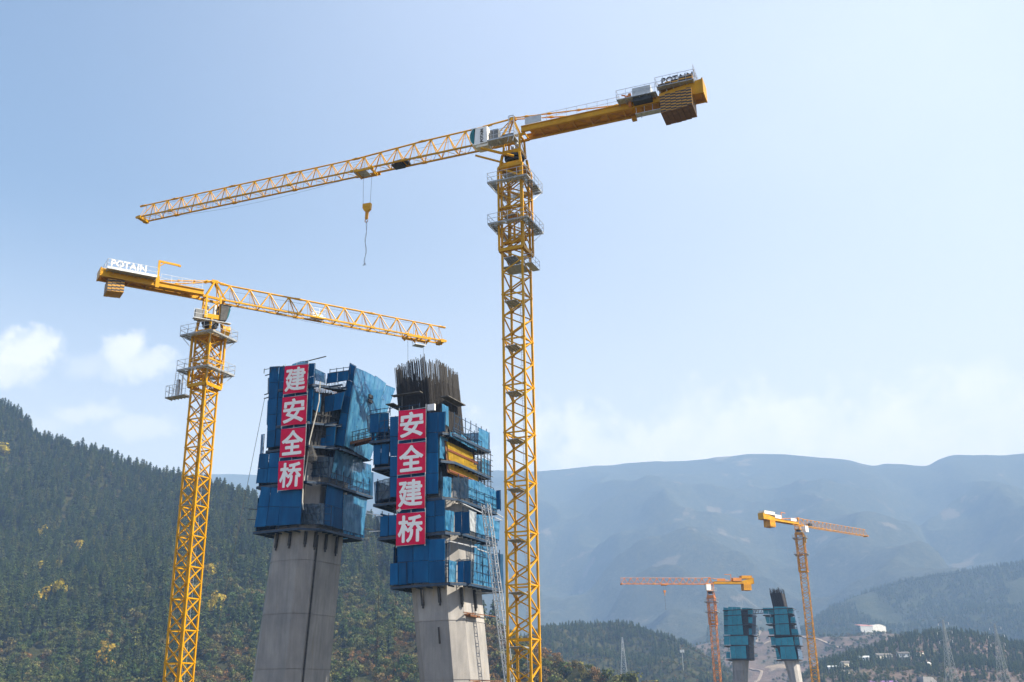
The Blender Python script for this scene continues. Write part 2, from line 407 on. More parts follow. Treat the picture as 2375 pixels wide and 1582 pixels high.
# valley floor reaching past the mountains
g = MB()
xs = [-8500 + 1000 * i for i in range(18)]
ys = [-1300, -600, 0, 500, 1000, 2000, 4000, 8800]
idx = g._p([(x, y, 20) for y in ys for x in xs])
for j in range(len(ys) - 1):
    for i in range(len(xs) - 1):
        a = j * len(xs) + i; g.face(a, a + 1, a + 1 + len(xs), a + len(xs))
tag(g.obj('ground', m_base), kind='structure')

ridge_left = [(-1180, 1450, 560), (-1000, 1380, 520), (-853, 1300, 480), (-708, 1250, 455), (-625, 1200, 437), (-592, 1190, 419), (-560, 1170, 386), (-515, 1160, 374), (-457, 1140, 354), (-391, 1110, 327), (-322, 1070, 304), (-259, 1030, 280), (-200, 1000, 262), (-132, 940, 243), (-97, 880, 210), (-65, 800, 173), (-22, 700, 138), (0, 640, 122), (16, 590, 111), (34, 540, 101), (49, 510, 93), (66, 490, 88), (93, 470, 76), (130, 450, 60)]
foot_left = [(-900, 500, 22), (-800, 480, 22), (-700, 470, 22), (-600, 460, 22), (-530, 455, 22), (-480, 450, 22), (-430, 445, 22), (-390, 440, 22), (-340, 430, 22), (-300, 425, 22), (-260, 415, 22), (-215, 405, 22), (-180, 395, 22), (-140, 385, 22), (-110, 370, 22), (-85, 350, 22), (-55, 330, 22), (-30, 310, 22), (-10, 300, 22), (10, 290, 22), (25, 285, 22), (40, 280, 22), (60, 275, 22), (85, 270, 22)]
hill_l, vl, wl_ = hill('hillside', ridge_left, foot_left, (-180, 520, 60), m_scrub, 230, 110, 16, .006, 1.12, 2.0)
ridge_ml = [(-330, 1560, 120), (-180, 1520, 150), (-60, 1500, 160), (-12, 1500, 168), (37, 1500, 180), (80, 1500, 188), (123, 1500, 190), (157, 1480, 186), (189, 1450, 174), (220, 1430, 160), (248, 1400, 144), (275, 1380, 120), (300, 1350, 90), (320, 1320, 50)]
hill('wooded_knoll', ridge_ml, [(x * .72, y - 560, 24) for x, y, z in ridge_ml], (60, 420, 60), m_scrub, 110, 60, 30, .009, 1.0, 1.0)
ridge_hr = [(200, 980, 60), (249, 1050, 84), (285, 1100, 101), (318, 1150, 114), (367, 1200, 129), (413, 1250, 138), (456, 1280, 150), (506, 1300, 158), (548, 1300, 156), (578, 1300, 151), (616, 1300, 143), (730, 1300, 130), (900, 1300, 110)]
hill('wooded_hill', ridge_hr, [(x * .60, y * .55, 24) for x, y, z in ridge_hr], (80, 400, 70), m_valley, 110, 80, 10, .008, 1.0, 0)
ridge_v = [(-100, 2100, 120), (100, 2050, 150), (241, 2000, 171), (356, 2000, 192), (438, 2000, 214), (500, 1900, 197), (553, 1800, 187), (623, 1750, 187), (753, 1700, 165), (900, 1650, 150)]
hill('terraced_slope', ridge_v, [(x * .8, y - 640, 40) for x, y, z in ridge_v], (100, 700, 150), m_valley, 100, 60, 14, .006, 1.0, 0)
ridge_mr = [(300, 2150, 60), (459, 2300, 140), (606, 2500, 212), (735, 2700, 264), (836, 2800, 320), (954, 2900, 365), (1077, 2900, 395), (1198, 2900, 410), (1413, 2900, 442), (1815, 2900, 500), (2300, 2900, 560)]
hill('dark_spur', ridge_mr, [(x * .85, y - 900, 60) for x, y, z in ridge_mr], (200, 600, 300), m_spur, 130, 60, 40, .0035, .9, 0)
ridge_f = [(-5200, 5600, 1260), (-3531, 5200, 1210), (-2204, 5200, 1233), (-1583, 5200, 1238), (-1316, 5200, 1231), (-855, 5100, 1210), (-411, 5000, 1198), (-133, 5000, 1200), (99, 4900, 1163), (285, 4850, 1164), (426, 4800, 1162), (619, 4700, 1153), (812, 4650, 1146), (1002, 4600, 1157), (1121, 4600, 1163), (1269, 4500, 1131), (1459, 4500, 1108), (1590, 4500, 1080), (1668, 4500, 1089), (1779, 4400, 1050), (1858, 4400, 1076), (1937, 4400, 1096), (2003, 4300, 1073), (2179, 4300, 1075), (2797, 4300, 1161), (4200, 4600, 1300)]
ridge_f = [(x * 1.35, y * 1.35, CAM_Z + (z - CAM_Z) * 1.35) for x, y, z in ridge_f]
hill('far_mountain', ridge_f, [(x * .62, y - 3600 - 400 * math.sin(i * 1.3), 60) for i, (x, y, z) in enumerate(ridge_f)], (0, 1100, 700), m_far, 330, 170, 170, .0009, 1.15, 0, .25)

# ------------------------------------------------------------------ trees
def leaf_mat(name, cols, rough=.9):
    m, nt, ns, ls, out = new_mat(name)
    d = ns.new('ShaderNodeBsdfDiffuse'); t = ns.new('ShaderNodeBsdfTranslucent')
    oi = ns.new('ShaderNodeObjectInfo')
    g_ = ns.new('ShaderNodeNewGeometry')
    c = ramp(ns, ls, oi.outputs['Random'], [(i / (len(cols) - 1), c_) for i, c_ in enumerate(cols)])
    hs = ns.new('ShaderNodeHueSaturation'); mr = ns.new('ShaderNodeMapRange'); mr.inputs['To Min'].default_value = .5; mr.inputs['To Max'].default_value = 1.6
    ls.new(g_.outputs['Random Per Island'], mr.inputs['Value']); ls.new(mr.outputs[0], hs.inputs['Value']); ls.new(c, hs.inputs['Color'])
    ls.new(hs.outputs[0], d.inputs[0]); ls.new(hs.outputs[0], t.inputs[0])
    mx = ns.new('ShaderNodeMixShader'); mx.inputs[0].default_value = .25; ls.new(d.outputs[0], mx.inputs[1]); ls.new(t.outputs[0], mx.inputs[2]); ls.new(mx.outputs[0], out.inputs['Surface'])
    return m
M['pine'] = leaf_mat('conifer_needles', [(.030, .052, .020), (.050, .080, .026), (.072, .100, .030), (.030, .056, .024), (.100, .112, .032), (.040, .068, .030)])
M['inner'] = surf('needle_shade_core', (.008, .016, .009), (.014, .026, .013), 2, .95)
M['broad'] = leaf_mat('broad_leaves', [(.034, .066, .024), (.055, .088, .030), (.085, .10, .034), (.11, .10, .045), (.05, .074, .03)])
M['autumn'] = leaf_mat('autumn_leaves', [(.26, .22, .02), (.34, .27, .03), (.30, .20, .03)])
M['russet'] = leaf_mat('russet_scrub_leaves', [(.16, .09, .035), (.10, .08, .03), (.08, .075, .03), (.20, .12, .05), (.12, .07, .03)])
M['scrub'] = leaf_mat('scrub_leaves', [(.045, .070, .024), (.09, .105, .034), (.13, .10, .05), (.06, .085, .030), (.15, .14, .05), (.05, .07, .026), (.11, .12, .035)])

def conifer(seed, h=9.0, r=2.0, n=150):
    rn = random.Random(seed); b = MB()
    b.m = 1; b.tube((0, 0, -.6), (0, 0, h * .9), .16, 5, .03)
    b.m = 2; b.tube((0, 0, h * .1), (0, 0, h * .9), r * .62, 7, .05); b.m = 0  # dark core added to block light and deepen the crown's shade
    for k in range(n):
        t = rn.random() ** .8; z = h * (.12 + .86 * t); rr = r * (1 - t) ** .5 * (.75 + .4 * rn.random()) * (1 + .22 * math.sin(t * 26)) + .06
        a = rn.uniform(0, 6.283); ca, sa = math.cos(a), math.sin(a); L = .28 * r + .35 * rr; w = .16 * r + .1
        tip = Vector((ca * rr, sa * rr, z - .18 * rr)); root = Vector((ca * (rr - L), sa * (rr - L), z + .25 * L)); sd = Vector((-sa, ca, 0)) * w
        i = b._p([root, tip - sd * .8 + Vector((0, 0, -.1)), tip + Vector((ca, sa, 0)) * .18, tip + sd * .8 + Vector((0, 0, -.1))]); b.face(i, i + 1, i + 2, i + 3)
    return b
def broadleaf(seed, h=6.0, r=2.6, n=190, trunk=True):
    rn = random.Random(seed); b = MB()
    if trunk:
        b.m = 1; b.tube((0, 0, -.6), (0.1, 0, h * .55), .17, 5, .08); b.tube((0.1, 0, h * .4), (r * .4, .2, h * .75), .08, 4, .03); b.tube((0.1, 0, h * .45), (-r * .4, -.3, h * .7), .08, 4, .03)
    b.m = 0
    cl = [(Vector((rn.uniform(-.5, .5) * r, rn.uniform(-.5, .5) * r, h * rn.uniform(.38, .8))), r * rn.uniform(.35, .6)) for _ in range(8)]
    for k in range(n):
        c, cr = cl[k % 8]
        d = Vector((rn.gauss(0, 1), rn.gauss(0, 1), rn.gauss(0, 1) * .8)).normalized()
        p = c + d * cr * rn.uniform(.75, 1.08)
        x = d.cross(Vector((rn.random(), rn.random(), rn.random()))).normalized(); y = d.cross(x); s_ = .17 * r * rn.uniform(.6, 1.2)
        i = b._p([p - x * s_, p - y * s_ * .7 + d * .1, p + x * s_, p + y * s_ * .8]); b.face(i, i + 1, i + 2, i + 3)
    return b
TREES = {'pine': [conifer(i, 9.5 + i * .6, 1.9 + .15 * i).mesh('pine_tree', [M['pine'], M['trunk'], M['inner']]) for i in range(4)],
         'broad': [broadleaf(10 + i).mesh('broadleaf_tree', [M['broad'], M['trunk']]) for i in range(3)],
         'scrub': [broadleaf(20 + i, 3.6, 2.7, 150, False).mesh('bush', [M['scrub'], M['trunk']]) for i in range(3)],
         'russet': [broadleaf(40 + i, 2.6, 1.9, 110, False).mesh('bush', [M['russet'], M['trunk']]) for i in range(2)],
         'autumn': [broadleaf(30 + i, 7, 3.3, 260).mesh('autumn_tree', [M['autumn'], M['trunk']]) for i in range(2)]}

def forest(name, spots, meshes, label):
    """one countless stand: points carrying instances of a few tree meshes"""
    src = bpy.data.collections.new(name + '_source')
    for k, me in enumerate(meshes):
        o = bpy.data.objects.new('tree_source', me); src.objects.link(o)
    me = bpy.data.meshes.new(name); me.from_pydata([p for p, s, r_ in spots], [], []); me.update()
    at = me.attributes.new('scl', 'FLOAT', 'POINT'); at.data.foreach_set('value', [s for p, s, r_ in spots])
    at = me.attributes.new('rot', 'FLOAT_VECTOR', 'POINT'); at.data.foreach_set('vector', [c for p, s, r_ in spots for c in (0, 0, r_)])
    o = bpy.data.objects.new(name, me); COL.objects.link(o)
    ng = bpy.data.node_groups.new(name + '_nodes', 'GeometryNodeTree')
    ng.interface.new_socket('Geometry', in_out='INPUT', socket_type='NodeSocketGeometry'); ng.interface.new_socket('Geometry', in_out='OUTPUT', socket_type='NodeSocketGeometry')
    N, L_ = ng.nodes, ng.links
    gi, go = N.new('NodeGroupInput'), N.new('NodeGroupOutput')
    ci = N.new('GeometryNodeCollectionInfo'); ci.inputs['Collection'].default_value = src; ci.inputs['Separate Children'].default_value = True; ci.inputs['Reset Children'].default_value = True
    ip = N.new('GeometryNodeInstanceOnPoints'); ip.inputs['Pick Instance'].default_value = True
    a1 = N.new('GeometryNodeInputNamedAttribute'); a1.data_type = 'FLOAT'; a1.inputs['Name'].default_value = 'scl'
    a2 = N.new('GeometryNodeInputNamedAttribute'); a2.data_type = 'FLOAT_VECTOR'; a2.inputs['Name'].default_value = 'rot'
    e2 = N.new('FunctionNodeEulerToRotation') if hasattr(bpy.types, 'FunctionNodeEulerToRotation') else None
    L_.new(gi.outputs[0], ip.inputs['Points']); L_.new(ci.outputs[0], ip.inputs['Instance']); L_.new(a1.outputs[0], ip.inputs['Scale'])
    L_.new(a2.outputs[0], e2.inputs[0]); L_.new(e2.outputs[0], ip.inputs['Rotation'])
    L_.new(ip.outputs[0], go.inputs[0])
    md = o.modifiers.new('scatter', 'NODES'); md.node_group = ng
    return tag(o, label=label, cat='trees' if 'bush' not in name else 'bushes', kind='stuff')

RN = random.Random(5)
def view_px(p):
    d = Vector(p) - Vector((0, 0, CAM_Z)); z = d.dot(fw)
    if z < 1: return None
    return 1187.5 + 2380 * d.dot(rt) / z, 791 - 2380 * d.dot(up) / z
def scatter_on(name, n, x0, x1, y0, y1, chooser, k_s=1.0):
    out = []
    b = BVH[name]
    for _ in range(n):
        x, y = RN.uniform(x0, x1), RN.uniform(y0, y1)
        h = b.ray_cast(Vector((x, y, 5000)), Vector((0, 0, -1)))
        if h[0] is None: continue
        k = chooser(h[0])
        if k: out.append((k, (h[0].x, h[0].y, h[0].z), k_s * RN.uniform(.8, 1.5), RN.uniform(0, 6.28)))
    return out
def pick_left(p):
    n_ = noise.fractal(Vector((p.x * .012, p.y * .012, 1)), 1, 2, 5)
    v = view_px(p)
    if v is None or v[0] < -900: return None
    # pines clothe the upper slope, mixed scrub the lower and eastern slope
    if p.x > -28 and p.y < 660 + n_ * 60: return RN.choice(('russet', 'russet', 'russet', 'scrub'))
    lim = 26 + (p.y * .10) + max(0, (p.x + 330)) * .35
    f = (p.z - 70 - lim * .62) / 30 + n_ * 2.4
    if f > 0: return (None if RN.random() < .35 else 'pine') if RN.random() > .16 else 'broad'
    n2_ = noise.fractal(Vector((p.x * .02, p.y * .02, 9)), 1, 2, 4)
    if f > -1.2: return RN.choice(('pine', 'broad', 'broad', 'scrub', 'russet' if n2_ > .15 else 'scrub'))
    if n2_ > .02 + (.25 if p.y > 640 else 0): return RN.choice(('russet', 'russet', 'scrub', 'russet'))
    return RN.choice(('broad', 'broad', 'scrub', 'scrub', 'scrub', 'pine' if RN.random() < .3 else 'scrub'))
left = scatter_on('hillside', 44000, -800, 140, 330, 1320, pick_left, 1.18)
def pick_knoll(p):
    n_ = noise.fractal(Vector((p.x * .01, p.y * .01, 7)), 1, 2, 3)
    if n_ > .22: return RN.choice(('russet', 'scrub', 'broad'))
    if p.z > 130 + n_ * 60: return 'pine' if RN.random() < .6 else 'broad'
    return RN.choice(('scrub', 'broad', 'pine', None))
knoll = scatter_on('wooded_knoll', 16000, -200, 330, 950, 1600, pick_knoll, .72)
def pick_hr(p):
    n_ = noise.fractal(Vector((p.x * .012, p.y * .012, 4)), 1, 2, 3)
    if p.z > 108 + n_ * 45: return 'pine' if RN.random() < .6 else 'broad'
    if n_ > .25: return RN.choice(('broad', 'pine', 'scrub'))
    return RN.choice(('scrub', 'scrub', 'broad')) if RN.random() < .34 else None
hr = scatter_on('wooded_hill', 32000, 130, 900, 560, 1400, pick_hr, .66)

spur = scatter_on('dark_spur', 34000, 350, 2000, 1500, 3000, lambda p: RN.choice(('pine', 'broad', 'pine')) if noise.fractal(Vector((p.x * .004, p.y * .004, 2)), 1, 2, 4) < .33 else None)
terr = scatter_on('terraced_slope', 5000, 0, 800, 1300, 2150, lambda p: RN.choice(('scrub', 'broad', 'scrub')) if noise.fractal(Vector((p.x * .008, p.y * .008, 5)), 1, 2, 4) > .02 else None)
def individuals(trees, kind, name, label, group, count, cat):
    """the nearest trees of a kind in view become things of their own"""
    cand = []
    for t in trees:
        if t[0] != kind: continue
        v = view_px(Vector(t[1]) + Vector((0, 0, 3)))
        if v and 0 < v[0] < 2375 and 0 < v[1] < 1600 and not (1440 < v[0] and v[1] > 1600): cand.append((math.dist(t[1], (0, 0, CAM_Z)) / t[2], t))
    cand.sort(key=lambda c: c[0])
    chosen = [c[1] for c in cand[:count]]; ids = set(id(c) for c in chosen)
    for k, t in enumerate(chosen):
        o = bpy.data.objects.new(name, TREES[kind][k % len(TREES[kind])]); COL.objects.link(o)
        o.location = t[1]; o.scale = (t[2],) * 3; o.rotation_euler = (0, 0, t[3]); tag(o, label, cat, group)
    return [t for t in trees if id(t) not in ids]
left = individuals(left, 'pine', 'pine_tree', 'dark green pine among the near trees of the left hillside', 'near pines on the left hillside', 300, 'tree')
left = individuals(left, 'broad', 'broadleaf_tree', 'round olive green tree on the lower scrubby hillside', 'round trees low on the left hillside', 300, 'tree')
left = individuals(left, 'russet', 'bush', 'russet brown bush on the low scrubby slope behind the pylon legs', 'russet bushes on the low slope', 110, 'bush')
left = individuals(left, 'scrub', 'bush', 'low olive brown bush on the lower scrubby hillside', 'bushes low on the left hillside', 190, 'bush')
for nm, tr, txt in (('hillside', left, 'left hillside'), ('knoll', knoll, 'hazy knoll left of the far cranes'), ('hill', hr, 'hill behind the pylons at lower right'), ('spur', spur, 'dark mountain spur at the right'), ('terraces', terr, 'terraced slope behind the far towers')):
    for kd, word in (('pine', 'dark pines'), ('broad', 'mixed green trees'), ('scrub', 'olive brown bushes'), ('russet', 'russet autumn bushes')):
        sp = [(p, s, r_) for k, p, s, r_ in tr if k == kd]
        if sp: forest({'pine': 'pine_forest', 'broad': 'mixed_woodland', 'scrub': 'bushland', 'russet': 'bushland'}[kd], sp, TREES[kd], 'countless %s covering the %s' % (word, txt))

HAZE = 1.95e-4
# ------------------------------------------------------------------ haze
hz = MB(); hz.box((-8900, -1400, 18.8), (8900, 9000, 1960))
m, nt, ns, ls, out = new_mat('haze_air')
pv = ns.new('ShaderNodeVolumePrincipled'); pv.inputs['Density'].default_value = HAZE; pv.inputs['Color'].default_value = (.31, .53, 1, 1); pv.inputs['Absorption Color'].default_value = (.25, .25, .25, 1); pv.inputs['Anisotropy'].default_value = .0
ls.new(pv.outputs[0], out.inputs['Volume'])
tag(hz.obj('haze', m), kind='stuff')

# ------------------------------------------------------------------ the bridge towers (local axes: u across the bridge, v along it, z up)
PHI = R(24)
UX, VX = Vector((math.cos(PHI), -math.sin(PHI), 0)), Vector((math.sin(PHI), math.cos(PHI), 0))
def W(u, v, z): return UX * u + VX * v + Vector((0, 0, z))
VLEG = 99.26
LEGS = {  # z0, box left and right (flat front edges lie 1.3 m inside), lean per metre of height for both, back v
    'L': dict(z=100.0, ul=-76.2, ur=-70.25, kl=.113, kr=.068, vb=107.5),
    'R': dict(z=92.3, ul=-57.3, ur=-51.1, kl=-.122, kr=-.102, vb=106.6)}
def leg_ring(g_, z, c=1.3, off=0.0):
    ul = g_['ul'] + g_['kl'] * (z - g_['z']) - off; ur = g_['ur'] + g_['kr'] * (z - g_['z']) + off; v0, v1 = VLEG - off, g_['vb'] + off
    return [(ul + c, v0, z), (ur - c, v0, z), (ur, v0 + c, z), (ur, v1 - c, z), (ur - c, v1, z), (ul + c, v1, z), (ul, v1 - c, z), (ul, v0 + c, z)]

class Frame:
    """a thing whose children are built in tower coordinates"""
    def __init__(s, name, origin, label, cat, group=None, parent_off=(0, 0, 0)):
        s.o = Vector(origin); s.e = empty(name, W(*origin), label, cat, -PHI, group)
    def mb(s): return MB(Matrix.Translation(-s.o))

def concrete_leg(key, zlow, ztop, label, lifts):
    g_ = LEGS[key]; r0 = leg_ring(g_, zlow)
    fr = Frame('pylon_leg', (sum(p[0] for p in r0) / 8, sum(p[1] for p in r0) / 8, zlow), label, 'bridge pylon', 'concrete legs of the near bridge tower')
    zs = [zlow]
    z = lifts[0]
    while z > zlow + 6: z -= 6.0
    while z < ztop - 2: zs.append(z) if z > zlow + 1 else None; z += 6.0
    zs.append(ztop)
    for a, b in zip(zs, zs[1:]):
        m_ = fr.mb()
        m_.hexa(leg_ring(g_, a), leg_ring(g_, b - .09)); m_.hexa(leg_ring(g_, b - .09, off=-.05), leg_ring(g_, b, off=-.05))
        m_.obj('concrete_lift', M['concrete'], fr.e)
    return fr, g_
frL, gL = concrete_leg('L', 21, 109.0, 'grey concrete pylon leg on the left, leaning right under the blue formwork with four signs', (96.7,))
frR, gR = concrete_leg('R', 21, 103.2, 'concrete pylon leg on the right, sunlit on its right side, beside the tall crane', (89.0,))
# drain pipe line on the left leg, anchor pocket and stain ledge on the right leg
m_ = frL.mb()
for z0, z1 in ((22, 60), (60, 99.6)):
    pr = [leg_ring(gL, z)[2] for z in (z0, z1)]; m_.bar((pr[0][0] + .02, pr[0][1] + .35, z0), (pr[1][0] + .02, pr[1][1] + .35, z1), .20)
m_.obj('cable_conduit', M['steel'], frL.e)
def surf_front(g_, du, z): return (g_['ul'] + g_['kl'] * (z - g_['z']) + du, VLEG, z)
m_ = frR.mb(); a = surf_front(gR, 3.6, 88.3); b = surf_front(gR, 3.55, 86.6); m_.bar((a[0], a[1] - .03, a[2]), (b[0], b[1] - .03, b[2]), .17); m_.obj('drain_slot', M['black'], frR.e)
m_ = frR.mb()
for zz, n_ in ((89.5, 1), (82.6, 2)):
    ur = gR['ur'] + gR['kr'] * (zz - gR['z']); m_.box((ur, 100.7, zz - .12), (ur + .55, 103.2, zz + .1)); m_.bar((ur + .2, 99.9, zz + .25), (ur + .3, 107.6, zz + .32), .09); m_.bar((ur + .1, 100.2, zz + .05), (ur + .9, 100.9, zz + .2), .12)
m_.obj('rusty_bracket', M['rust'], frR.e)

def bracket_set(fr, g_, zt, spots):
    for s_, d_, ln in spots:
        m_ = fr.mb()
        zb = zt - ln; r1, r2 = leg_ring(g_, zt), leg_ring(g_, zb)
        def on(r_, k, f): a_, b_ = Vector(r_[k]), Vector(r_[(k + 1) % 8]); return a_.lerp(b_, f)
        a, b = on(r1, s_, d_), on(r2, s_, d_); nrm = {0: Vector((0, -1, 0)), 1: Vector((.7, -.7, 0)), 2: Vector((1, 0, 0))}[s_]
        m_.bar(a + nrm * .16, b + nrm * .16, .26, .26); m_.bar(b + nrm * .14, b + nrm * .14 + Vector((0, 0, -.3)), .14)
        m_.obj('support_bracket', M['steel'], fr.e)

# ---------------- climbing formwork
MATK = {'b': 'sheet', 's': 'sheet_bright', 'n': 'net', 'g': 'net_old', 'w': 'net_white'}
NAMK = {'b': 'mesh_sheet', 's': 'mesh_sheet', 'n': 'safety_net', 'g': 'safety_net', 'w': 'safety_net'}
def panel(fr, mat, strips, q, rails=True):
    q = [Vector(p) for p in q]; nrm = (q[1] - q[0]).cross(q[3] - q[0]).normalized()
    for k in range(strips):
        f0, f1 = k / strips, (k + 1) / strips
        tl, tr, bl, br = q[0].lerp(q[1], f0), q[0].lerp(q[1], f1), q[3].lerp(q[2], f0), q[3].lerp(q[2], f1)
        gap = (tr - tl).normalized() * .03
        off = nrm * (.03 * (k % 2)) + Vector((0, 0, RN.uniform(-.05, .07) if strips > 1 else 0)); tl = tl + Vector((0, 0, .22 * ((k * 7) % 3 - 1) * (strips > 1) * (mat == 'n')))
        m_ = fr.mb(); th = .035 if mat in 'ngw' else .05
        if mat in 'ngw':    # nets sag between their ties: a gently rumpled sheet
            nu_, nv_ = 4, 5; grid = []
            for j in range(nv_ + 1):
                for i in range(nu_ + 1):
                    p = tl.lerp(tr, i / nu_).lerp(bl.lerp(br, i / nu_), j / nv_) + off
                    ed = 1 if 0 < i < nu_ and 0 < j < nv_ else 0
                    grid.append(p + nrm * (ed * RN.uniform(-.05, .12)) + Vector((0, 0, RN.uniform(-.04, .03) if j == nv_ or j == 0 else 0)))
            i0 = m_._p(grid + [p + nrm * .01 for p in grid]); w_ = nu_ + 1; n0 = len(grid)
            for j in range(nv_):
                for i in range(nu_):
                    a = i0 + j * w_ + i; m_.face(a, a + 1, a + 1 + w_, a + w_)
            o = m_.obj(NAMK[mat], M[MATK[mat]], fr.e)
        else:
            rows = max(1, round((tl - bl).length / 2.2))
            for j in range(rows):
                g0, g1 = j / rows, (j + 1) / rows; dn = (bl - tl).normalized() * .05; o2 = off + nrm * (.02 * ((j + k) % 2))
                m_ = fr.mb(); m_.slab([tl.lerp(bl, g0) + gap + o2 + dn, tr.lerp(br, g0) - gap + o2 + dn, tr.lerp(br, g1) - gap + o2, tl.lerp(bl, g1) + gap + o2], th)
                m_.obj(NAMK[mat], M[MATK[mat]], fr.e)
        # frame of the panel behind the sheet
        if rails:
            m_ = fr.mb(); B = nrm * .12
            for a, b in ((tl, bl), (tr, br)): m_.bar(a + B, b + B + Vector((0, 0, -.1)), .06)
            H = (tl - bl).length; n_ = max(2, int(H / 1.0))
            for j in range(n_ + 1):
                f = j / n_; m_.bar(tl.lerp(bl, f) + B, tr.lerp(br, f) + B, .05, .05, False)
            if H > 1.6: m_.bar(tl + B * 1.3, br + B * 1.3, .04, .04, False)
            m_.obj('panel_frame', M['bluesteel'], fr.e)

def deck(fr, u0, u1, v0, v1, z, cut, g_, joist=True, rail=0.0):
    """ring shaped working deck round the leg: planks, edge beams and joists"""
    r_ = leg_ring(g_, z, off=.25)
    li = min(p[0] for p in r_); ri = max(p[0] for p in r_); fi = VLEG - .25; bi = g_['vb'] + .25
    m_ = fr.mb()
    for lo, hi in (((u0, v0), (u1 - cut, fi)), ((u0, fi), (li, bi)), ((ri, v0 + cut + .4), (u1, bi)), ((u0, bi), (u1, v1))):
        if hi[0] - lo[0] > .15 and hi[1] - lo[1] > .15: m_.box((lo[0], lo[1], z - .06), (hi[0], hi[1], z))
    m_.hexa([(u1 - cut, v0, z - .06), (u1, v0 + cut + .4, z - .06), (ri, fi + cut, z - .06), (u1 - cut - .2, fi, z - .06)], [(u1 - cut, v0, z), (u1, v0 + cut + .4, z), (ri, fi + cut, z), (u1 - cut - .2, fi, z)])
    m_.obj('plank_deck', M['plank'], fr.e)
    m_ = fr.mb()
    rim = [(u0, v0), (u1 - cut, v0), (u1, v0 + cut + .4), (u1, v1), (u0, v1)]
    for a, b in zip(rim, rim[1:] + rim[:1]): m_.bar((*a, z - .2), (*b, z - .2), .1, .24)
    v = v0 + .4
    while v < v1: 
        for a, b in ((u0, li), (ri, u1)) if fi < v < bi else ((u0, u1 - (cut if v < v0 + cut else 0)),): m_.bar((a, v, z - .17), (b, v, z - .17), .09, .2, False)
        v += 1.1
    u = u0 + .5
    while u < u1 - cut:
        m_.bar((u, v0, z - .34), (u, fi, z - .34), .1, .16, False); u += 1.3
    m_.obj('deck_beams', M['bluesteel'], fr.e)

def scaffold(fr, u0, u1, v0, v1, z0, z1, g_, cut):
    """posts, ledgers and braces just inside the sheets"""
    m_ = fr.mb(); e = .3
    def line(a, b):
        a, b = Vector((*a, 0)), Vector((*b, 0)); n_ = max(1, round((b - a).length / 1.5)); pts = [a.lerp(b, i / n_) for i in range(n_ + 1)]
        for p in pts: m_.bar((p.x, p.y, z0), (p.x, p.y, z1), .07, .07, False)
        z = z0 + .5
        while z < z1: m_.bar((a.x, a.y, z), (b.x, b.y, z), .05, .05, False); z += .9
        for i in range(0, n_, 2): m_.bar((pts[i].x, pts[i].y, z0), (pts[i + 1].x, pts[i + 1].y, min(z1, z0 + 2)), .045, .045, False)
    line((u0 + e, v0 + e), (u1 - cut - e, v0 + e)); line((u1 - e, v0 + cut + 1), (u1 - e, v1 - e)); line((u0 + e, v0 + e), (u0 + e, v1 - e)); line((u0 + e, v1 - e), (u1 - e, v1 - e))
    line((u0 + e + 1.1, VLEG - .5), (u1 - cut - 1, VLEG - .5))
    m_.obj('scaffold_frame', M['bluesteel'], fr.e)

